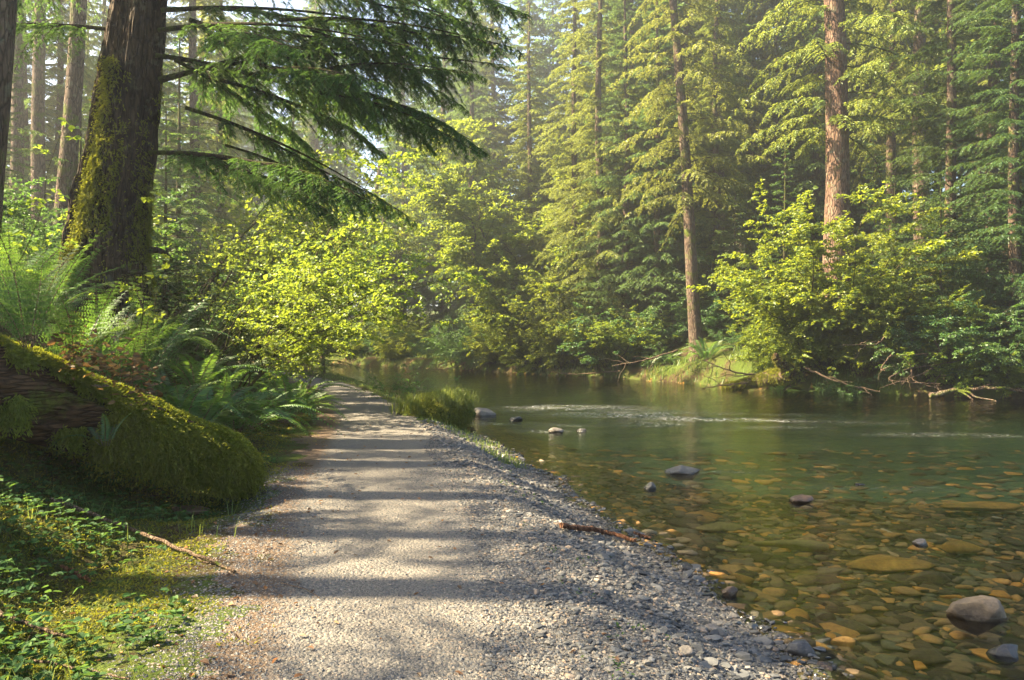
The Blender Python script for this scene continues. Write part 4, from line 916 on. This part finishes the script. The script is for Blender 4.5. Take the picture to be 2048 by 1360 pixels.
# bare wood shows on the near side of the left half
lim = np.where(tpos < .44, 1.0 + .35 * (den - .45) * 4, 2.4)
k = (np.abs(a_) < lim) & ((den > .33) | (tpos > .6))
k = k | ((np.abs(a_) < 2.6) & (den > .53) & (tpos < .5))
rr_ = r[k] + .16 * np.maximum(fbm(c[k] * 5.5 + Nn[k] * 1.6, 16, 3) - .4, 0) + .05 * np.maximum(fbm(c[k] * 1.8, 19, 2) - .4, 0); Pm = c[k] + Nn[k] * rr_[:, None]; ak = np.abs(a_[k])
hang = sstep(.4, 1.4, ak)
link('moss', mesh('moss', moss_on(rng, Pm, Nn[k], hang, rng.uniform(.05, .1, k.sum()) * (1 + .5 * hang * (den[k] > .5)), 6, .034, .013), [M['moss']]), lg, tuple(off))
nc = 420
cc, cT, cr = on_tube(rng, logP, logR, nc, 0, 1, .36, .97)
cs = nrm(np.cross(cT, np.array([0, 0, 1.]))); cu = np.cross(cs, cT); ca = rng.uniform(.9, 2.15, nc) * np.where(rng.uniform(0, 1, nc) < .85, 1, -1)
cn = cu * np.cos(ca)[:, None] + cs * np.sin(ca)[:, None]; cp = cc + cn * (cr * 1.12)[:, None]; cl = rng.uniform(.06, .26, nc)
idx = rng.integers(0, nc, 12000); Pm = cp[idx] + rng.normal(0, .022, (12000, 3))
link('hanging_moss', mesh('hanging_moss', moss_on(rng, Pm, nrm(cn[idx] + rng.normal(0, .2, (12000, 3))), np.full(12000, 1.0), cl[idx] * rng.uniform(.4, 1.1, 12000), 7, .034, .013), [M['moss']]), lg, tuple(off))
for (px, py, d, s_, lab) in ((55, 675, 6.2, .95, 'tall upright fern growing on the left end of the mossy log'), (150, 715, 6.6, .8, 'fern growing on top of the mossy log')):
    p = at(px, py + 20, d); fern(p[0], p[1], lab, 9, s_, 'b', z=p[2])
p = at(210, 880, 6.5); fern(p[0], p[1], 'small fern hanging in front of the mossy log', 5, .5, 's', z=p[2] - .05)
# dead brown fronds draped over the log
def litter(rng, P, size, mat, name, label, cat, up=.6, stuff=True):
    n = len(P); a_ = rng.uniform(0, 6.283, n); D = np.stack([np.cos(a_), np.sin(a_), rng.normal(0, .25, n)], -1)
    V_, F_ = leaves(P, D, nrm(np.stack([rng.normal(0, up, n), rng.normal(0, up, n), np.ones(n)], -1)), size, size * rng.uniform(.35, .7, n), 'oval', .2, .15)
    return tag(link(name, mesh(name, [(V_, F_, 0, np.repeat(rng.uniform(0, 1, n), 2))], [mat])), label, cat, None, 'stuff' if stuff else None)
P = np.array([at(rng.uniform(120, 300), 0, 6.45) * [1, 1, 0] + [0, rng.normal(0, .12), 0] for _ in range(420)]); P[:, 2] = 1.45 - (np.interp(P[:, 0] / P[:, 1], [-.57, -.45], [690, 770]) + rng.normal(0, 24, 420) - 680) * 6.45 / F
litter(rng, P, rng.uniform(.03, .08, 420), M['dry'], 'dead_fronds', 'withered brown fern fronds draped over the mossy log', 'dead fronds', 1.2)

# ------------------------------------------------------------------ ground plants, moss, grass, leaf litter
rng = np.random.default_rng(77)
P, q = sample(15000, -5.2, -1.2, 2.6, 13, lambda x, y, h, a, b, e, p: (e > .15) & (rng.uniform(0, 1, len(x)) < sstep(.2, 1.6, e + (vnoise(xy3(x, y, 1.7), 4) - .5) * 2.2)) & (x > -.68 * y - .7), 1.3)
parts = []
n = len(P); hs_ = rng.uniform(.03, .17, n) * (.5 + .5 * sstep(.2, 1, q[2])); tip = P + np.stack([rng.normal(0, .03, n), rng.normal(0, .03, n), hs_], -1)
Vw, Fw = segs(P, tip, .0015, .001); parts.append((Vw, Fw, 1, .5))
cr_ = rng.uniform(0, 1, n)
for k in range(3):
    a_ = rng.uniform(0, 6.283, n); D = np.stack([np.cos(a_), np.sin(a_), rng.normal(.05, .2, n)], -1); s_ = rng.uniform(.018, .055, n)
    V_, F_ = leaves(tip, D, nrm(np.stack([rng.normal(0, .35, n), rng.normal(0, .35, n), np.ones(n)], -1)), s_, s_ * .7, 'oval', .12, .15); parts.append((V_, F_, 0, np.repeat(np.clip(cr_ * .7 + rng.uniform(0, .3, n), 0, 1), 2)))
tag(link('ground_cover', mesh('ground_cover', parts, [M['herb'], M['twig']])), 'low leafy plants covering the ground below the mossy log', 'ground cover', None, 'stuff')
# moss on the floor
P, q = sample(120000, -5.2, -1.1, 2.6, 17, lambda x, y, h, a, b, e, p: (e > -.35 * rng.uniform(0, 1, len(x)) ** 2) & (rng.uniform(0, 1, len(x)) < sstep(.3, .5, vnoise(xy3(x, y, 2.3), 14) * .6 + .3 * sstep(.1, .6, e) * sstep(4, 1.5, e))) & (x > -.68 * y - .7), 1.3)
n = len(P); a_ = rng.uniform(0, 6.283, n); D = np.stack([np.cos(a_), np.sin(a_), rng.uniform(.3, 1.5, n)], -1)
V_, F_ = leaves(P, D, nrm(rng.normal(0, .6, (n, 3)) + [0, 0, 1]), rng.uniform(.015, .035, n), rng.uniform(.006, .014, n), 'diamond', .1, .2)
tag(link('ground_moss', mesh('ground_moss', [(V_, F_, 0, rng.uniform(0, 1, n))], [M['moss']])), 'yellow green moss carpeting the ground beside the path', 'moss', None, 'stuff')

def grass_blades(rng, P, L, lean=.45, w=.006, bend=.5):
    n = len(P); a_ = rng.uniform(0, 6.283, n); d = np.stack([np.cos(a_), np.sin(a_), 0 * a_], -1) * (rng.uniform(.1, 1, n) * lean)[:, None]
    s = np.stack([-np.sin(a_), np.cos(a_), 0 * a_], -1); w = np.broadcast_to(w, (n,)) if np.ndim(w) else np.full(n, w)
    L_ = L[:, None]; z = np.array([0, 0, 1.])
    p0, p1, p2 = P, P + (d * .45 + z * .6) * L_, P + (d * 1.3 + z * (1 - bend * np.linalg.norm(d, axis=1)[:, None])) * L_
    V_ = np.stack([p0 - s * w[:, None] / 2, p0 + s * w[:, None] / 2, p1 + s * w[:, None] * .4, p1 - s * w[:, None] * .4, p2], 1)
    b = (np.arange(n) * 5)[:, None]; Vv = V_.reshape(-1, 3); r_ = rng.uniform(0, 1, n)
    return [(Vv, b + np.array([[0, 1, 2, 3]]), 0, r_), (Vv, b + np.array([[3, 2, 4]]), 0, r_)]
# short grass along the river side of the path and on the far bank
P, q = sample(30000, -9, .2, 11, 40, lambda x, y, h, a, b, e, p: (p > .12 + .3 * (vnoise(xy3(x, y, 2), 2) - .5) + .5 * sstep(14, 12, y)) & (a > .02) & (b < 0), 1.6)
gp = grass_blades(rng, P, rng.uniform(.04, .13, len(P)), .8, .009)
P, q = sample(90000, -16, 20, 22, 62, lambda x, y, h, a, b, e, p: (b > .05) & (b < 2.2) & (rng.uniform(0, 1, len(x)) < sstep(.42, .66, vnoise(xy3(x, y, .7), 12) + .1)))
gp += grass_blades(rng, P, rng.uniform(.15, .42, len(P)), .8, .03)
P, q = sample(1500, -4.8, -1.5, 2.8, 9, lambda x, y, h, a, b, e, p: (e > .1) & (vnoise(xy3(x, y, 2.2), 19) > .62), 1.3)
gp += grass_blades(rng, P, rng.uniform(.08, .24, len(P)), .8, .006)
tag(link('grass', mesh('grass', gp, [M['grass']])), 'short green grass along the river banks and path edge', 'grass', None, 'stuff')
# herbs on gravel edge
P, q = sample(600, -.8, 1.3, 3.2, 10, lambda x, y, h, a, b, e, p: (p > .1) & (a > .35) & (vnoise(xy3(x, y, 2.6), 29) > .63))
n = len(P); parts = []
for k in range(4):
    a_ = rng.uniform(0, 6.283, n); D = np.stack([np.cos(a_), np.sin(a_), rng.uniform(.1, 1, n)], -1); s_ = rng.uniform(.012, .032, n)
    V_, F_ = leaves(P + rng.normal(0, .012, (n, 3)) + [0, 0, .015], D, np.array([[0, 0, 1.]]) + 0 * P, s_, s_ * .45, 'oval', .12, .15); parts.append((V_, F_, 0, np.repeat(rng.uniform(.4, 1, n), 2)))
tag(link('shore_weeds', mesh('shore_weeds', parts, [M['herb']])), 'tiny green weeds sprouting between the shore pebbles', 'weeds', None, 'stuff')
P, q = sample(4200, -3.6, 1.5, 2.7, 15, lambda x, y, h, a, b, e, p: (e > -2.2) & (a > .1) & (rng.uniform(0, 1, len(x)) < .12 + .88 * np.exp(-np.abs(e + .1) / .28)), 1.3)
litter(rng, P + [0, 0, .012], rng.uniform(.012, .05, len(P)), M['dry'], 'fallen_leaves', 'brown and orange fallen leaves strewn along the path edge', 'leaves', .35)

# ------------------------------------------------------------------ tussock on the river edge
q = at(870, 845, 15.8)
ts = empty('grass_tussock', (q[0], q[1], WZ), 'overhanging mossy turf clump with drooping grass at the river edge', 'tussock')
v, f = ICO[4]; v = v * (1 + (fbm(v * 2, 3, 4) - .47)[:, None] * .7) * np.array([.7, 1.1, .36]); link('turf', mesh('turf', [(v, f, 0, .5)], [M['floor']], True), ts, (0, .3, .32))
n = 9000; d_ = nrm(rng.normal(0, 1, (n, 3)) * [1, 1, .8] + [0, 0, .5]); P = d_ * np.array([.7, 1.1, .36]) * 1.02
link('moss', mesh('moss', moss_on(rng, P, d_, sstep(.6, 0, d_[:, 2]), rng.uniform(.04, .12, n), 4, .035, .014), [M['moss']]), ts, (0, .3, .32))
n = 3200; P = np.stack([rng.normal(.28, .16, n), rng.normal(.0, .22, n), rng.uniform(.3, .5, n)], -1)
gg = grass_blades(rng, P, rng.uniform(.25, .62, n), 1.1, .007, .95)
n = 1500; P = np.stack([rng.normal(-.35, .2, n), rng.normal(-.1, .3, n), rng.uniform(.35, .45, n)], -1); gg += grass_blades(rng, P, rng.uniform(.15, .45, n), .6, .007)
link('grass_blades', mesh('grass_blades', gg, [M['grass']]), ts)
BL['sap'] = [broadleaf('p', 340 + i, 2, 3.4, 'maple', .085, .055, .11, nb=9, K=5, Mm=4, r0=.013, blen=.17, up=(.95, 1.0), arch=(.0, .06), lo=.35, spread=.12, twr=.004) for i in range(2)]
for i, (px, d, s_, lab) in enumerate(((272, 8.9, .95, 'slender bare stemmed sapling in front of the big mossy trunk'), (20, 8.6, .85, 'thin sapling with broad leaves at the left edge'), (205, 12.6, 1.1, 'thin sapling beside the left flank of the big trunk'), (345, 10.8, .9, 'thin twiggy sapling between the big trunk and the vine maple'), (620, 24, .8, 'slight sapling where the path bends'))):
    plant(BL['sap'][i % 2], 'sapling', px_x(px, d), d, lab, 'sapling', None, s_, i * 1.9)
BL['herb'] = [broadleaf('h', 350, 14, 1.15, 'shrub', .045, .02, .03, nb=7, K=4, Mm=4, r0=.005, blen=.2, up=(.8, 1), lo=.3, spread=.3, twr=.003)]
for (px, d, s_, lab) in ((825, 18, 1.35, 'tall thin weed stems standing behind the tussock'), (790, 20, 1.1, 'weeds left of the tall thin stems'), (885, 17.2, .9, 'short dark weeds right of the tall thin stems'), (750, 24, .7, 'low weeds farther along the river edge'), (650, 27, .7, 'small weed with yellow leaves at the end of the path')):
    x_ = px_x(px, d); plant(BL['herb'][0], 'weed_clump', x_, d, lab, 'weeds', None, s_, d, z=max(gz(x_, d), WZ + .1))

# ------------------------------------------------------------------ logs, sticks, dead branches
def stick(name, pts, r0, r1, mat, label, cat='stick', n=9, kn=24, side=0, seed=1, moss=0):
    pts = np.array(pts); rng = np.random.default_rng(seed); P = catmull(pts, kn); P[1:-1] += rng.normal(0, r0 * .3, (kn - 2, 3))
    o = empty(name, tuple(P[0]), label, cat)
    parts = tparts(tube(P - P[0], np.linspace(r0, r1, kn), n, None, True, lambda P_, a, rr: (fbm(np.stack([np.broadcast_to(np.cos(a) * 2, rr.shape), np.broadcast_to(np.sin(a) * 2, rr.shape), np.broadcast_to(P_[:, :1] * 4, rr.shape)], -1), seed, 3) - .47) * rr * .7))
    link('stem', mesh('stem', parts, [mat], True), o)
    for k in range(side):
        i = rng.integers(3, kn - 3); L_ = np.linalg.norm(P[-1] - P[0]) * rng.uniform(.15, .45)
        d = nrm(nrm(P[min(i + 2, kn - 1)] - P[i]) + rng.normal(0, .55, 3)); Pb = np.array([P[i] - P[0] + d * L_ * u + rng.normal(0, .03 * L_, 3) * (u > 0) for u in np.linspace(0, 1, 6)])
        link('twig', mesh('twig', tparts(tube(Pb, np.linspace(r0 * .45, r1 * .3, 6), 5, 12)), [mat], True), o)
    if moss:
        n_ = moss; c, T, r = on_tube(rng, P - P[0], np.linspace(r0, r1, kn), n_, 0, 1, 0, 1); d_ = nrm(rng.normal(0, 1, (n_, 3)) + [0, 0, .6])
        link('moss', mesh('moss', moss_on(rng, c + d_ * r[:, None], d_, np.full(n_, .4), np.full(n_, r0 * .4), 3, .06, .025), [M['moss']]), o)
    return o
def gp_(px, py, z0=0, up=.02):
    q = on(px, py, z0)
    for _ in range(6): q = on(px, py, min(gz(q[0], q[1]) + up, CAMH - .3))
    return q
stick('driftwood', [gp_(1122, 1050, -.1, .04), gp_(1200, 1062, -.1, .05), gp_(1272, 1080, -.2, .05)], .024, .018, M['wetwood'], 'reddish driftwood stick lying on the pebble shore', seed=3)
stick('driftwood', [gp_(1268, 1066, -.3, .03), gp_(1302, 1076, -.3, .03)], .012, .009, M['wetwood'], 'short splinter at the water end of the driftwood stick', seed=4)
stick('fallen_branch', [gp_(105, 1000, .2, .1), gp_(230, 1045, .1, .1), gp_(350, 1092, 0, .05), gp_(470, 1143, 0, .015)], .018, .009, M['deadwood'], 'long thin fallen branch slanting down to the path', side=1, seed=5)
stick('fallen_branch', [gp_(-30, 1215, .1, .05), gp_(60, 1250, 0, .04), gp_(135, 1275, 0, .03)], .014, .008, M['deadwood'], 'short branch on the moss at the lower left edge', side=1, seed=6)
stick('fallen_branch', [gp_(90, 1120, .1, .05), gp_(140, 1140, 0, .05), gp_(180, 1162, 0, .04)], .014, .01, M['wetwood'], 'rusty brown stub of branch among the ground plants', seed=8)
stick('fallen_branch', [gp_(60, 1320, 0, .03), gp_(150, 1335, 0, .03), gp_(260, 1358, 0, .02)], .007, .004, M['deadwood'], 'thin twig at the bottom left corner', seed=9)
stick('fallen_branch', [gp_(560, 1165, 0, .015), gp_(610, 1178, 0, .012), gp_(640, 1195, 0, .01)], .004, .002, M['deadwood'], 'tiny twig lying on the gravel path', seed=10)
q = gp_(384, 1018, .1, .03); rock('bark_piece', tuple(q), (.36, .2, .07), 91, M['rock_brown'], 'flat piece of brown bark below the mossy log', 'bark piece', .4, lvl=3, tilt=(.15, .1))
# far bank logs
a1_, a2_ = on(1450, 776, WZ + .02), at(1575, 748, 27.2)
stick('fallen_log', [a1_, (a1_ + a2_) / 2, a2_], .1, .3, M['deadwood'], 'mossy yellow fallen log with broken tip reaching into the river', 'fallen log', 16, 24, 0, 11, 6000)
a1_, a2_ = at(1530, 762, 28), at(1582, 712, 28.4)
stick('tree_stump', [at(1590, 752, 27.1), at(1572, 733, 27), at(1548, 712, 26.9)], .17, .13, M['rot'], 'short broken snag leaning over the yellow mossy log', 'stump', 12, 16, 0, 12, 500)
for i, (pts_, lab, sd) in enumerate((([(1575, 745, 28.2), (1500, 748, 28.3), (1450, 738, 28.5), (1405, 720, 28.8)], 'pale dead branch curving left of the yellow mossy log', 5), ([(1560, 765, 28), (1470, 768, 28.5), (1395, 778, 29.5)], 'grey driftwood branch low on the water left of the log', 3), ([(1355, 700, 35), (1290, 720, 35), (1225, 732, 35.5)], 'bare pale branch slanting over the dark bank', 6), ([(1610, 735, 27), (1680, 765, 26.5), (1760, 783, 26)], 'bare twisting branch below the sunlit bank', 4), ([(1860, 790, 24.6), (1950, 778, 24.4), (2060, 775, 24)], 'mossy dark branch lying along the water at right', 4), ([(1240, 742, 37.5), (1150, 748, 39.5), (1100, 744, 41)], 'low branch on the waterline under the golden bush', 3), ([(540, 676, 45), (620, 684, 46), (700, 674, 47)], 'fallen trunk spanning the bank beyond the path end', 0), ([(940, 720, 47), (905, 735, 46.5), (860, 742, 46)], 'dead branch at the misty waterline', 5))):
    P_ = [at(*q) for q in pts_]; r_ = .17 if i == 6 else (.09 if i == 4 else .04)
    stick('dead_branch', P_, r_, r_ * .4, M['bark_far'] if i in (4, 6) else M['deadwood'], lab, 'dead branch', 8, 20, sd, 20 + i)
rng = np.random.default_rng(88)
for i in range(12):
    px = rng.uniform(1740, 2040); py = rng.uniform(640, 740); d = 25.5
    P_ = [at(px, py, d), at(px + rng.uniform(-60, 60), py + 30, d - .4), at(px + rng.uniform(-130, 60), py + rng.uniform(30, 75), d - .9)]
    o = stick('dead_branch', P_, .025, .008, M['deadwood'], 'thin bare branch tangled over the dark bank at right', 'dead branch', 6, 14, 3, 50 + i); o['group'] = 'bare branches over the dark bank'
# crooked misty stems beyond the bend
for i, (pts_, r_, lab) in enumerate((([(752, 712, 60), (735, 670, 60), (728, 610, 60), (738, 500, 60), (760, 330, 60)], .3, 'crooked trunk leaning left in the mist beyond the bend'), ([(775, 700, 61), (768, 640, 61), (762, 560, 61), (768, 420, 61)], .22, 'straight slim trunk beside the crooked one in the mist'), ([(795, 690, 66), (800, 600, 66), (802, 420, 66)], .28, 'dark misty trunk right of the crooked one'))):
    q0 = at(*pts_[0]); zz = gz(q0[0], q0[1]); P_ = np.array([at(*q) for q in pts_]); P_[0][2] = zz - .4
    o = empty('broadleaf_tree', (q0[0], q0[1], zz), lab, 'tree'); link('trunk', mesh('trunk', tparts(tube(P_ - [q0[0], q0[1], zz], np.linspace(r_, r_ * .5, len(P_)), 12, 40)), [M['bark_far']], True), o)
    link('crown', BL['alder'][0][1], o, (0, 0, 5), (0, 0, i), (2.2, 2.2, 2))

# ------------------------------------------------------------------ haze
HAZE = .0030
m, t, out = nt('haze')
pv = t.nodes.new("ShaderNodeVolumePrincipled"); pv.inputs['Density'].default_value = HAZE; pv.inputs['Color'].default_value = (.93, .95, .93, 1); pv.inputs['Anisotropy'].default_value = .7
t.links.new(pv.outputs[0], out.inputs['Volume'])
x0, x1, y0, y1, z0, z1 = -118, 98, -17, 153, -3.5, 46
vb = np.array([(x, y, z) for x in (x0, x1) for y in (y0, y1) for z in (z0, z1)], float)
fb = np.array([(0, 1, 3, 2), (4, 6, 7, 5), (0, 4, 5, 1), (2, 3, 7, 6), (0, 2, 6, 4), (1, 5, 7, 3)])
if HAZE: tag(link('haze', mesh('haze', [(vb, fb, 0, .5)], [m])), 'thin sunlit mist hanging in the air', 'haze', None, 'stuff')
print('faces', sum(len(o.data.polygons) for o in sc.objects if o.type == 'MESH'), 'unique', sum(len(me.polygons) for me in bpy.data.meshes))
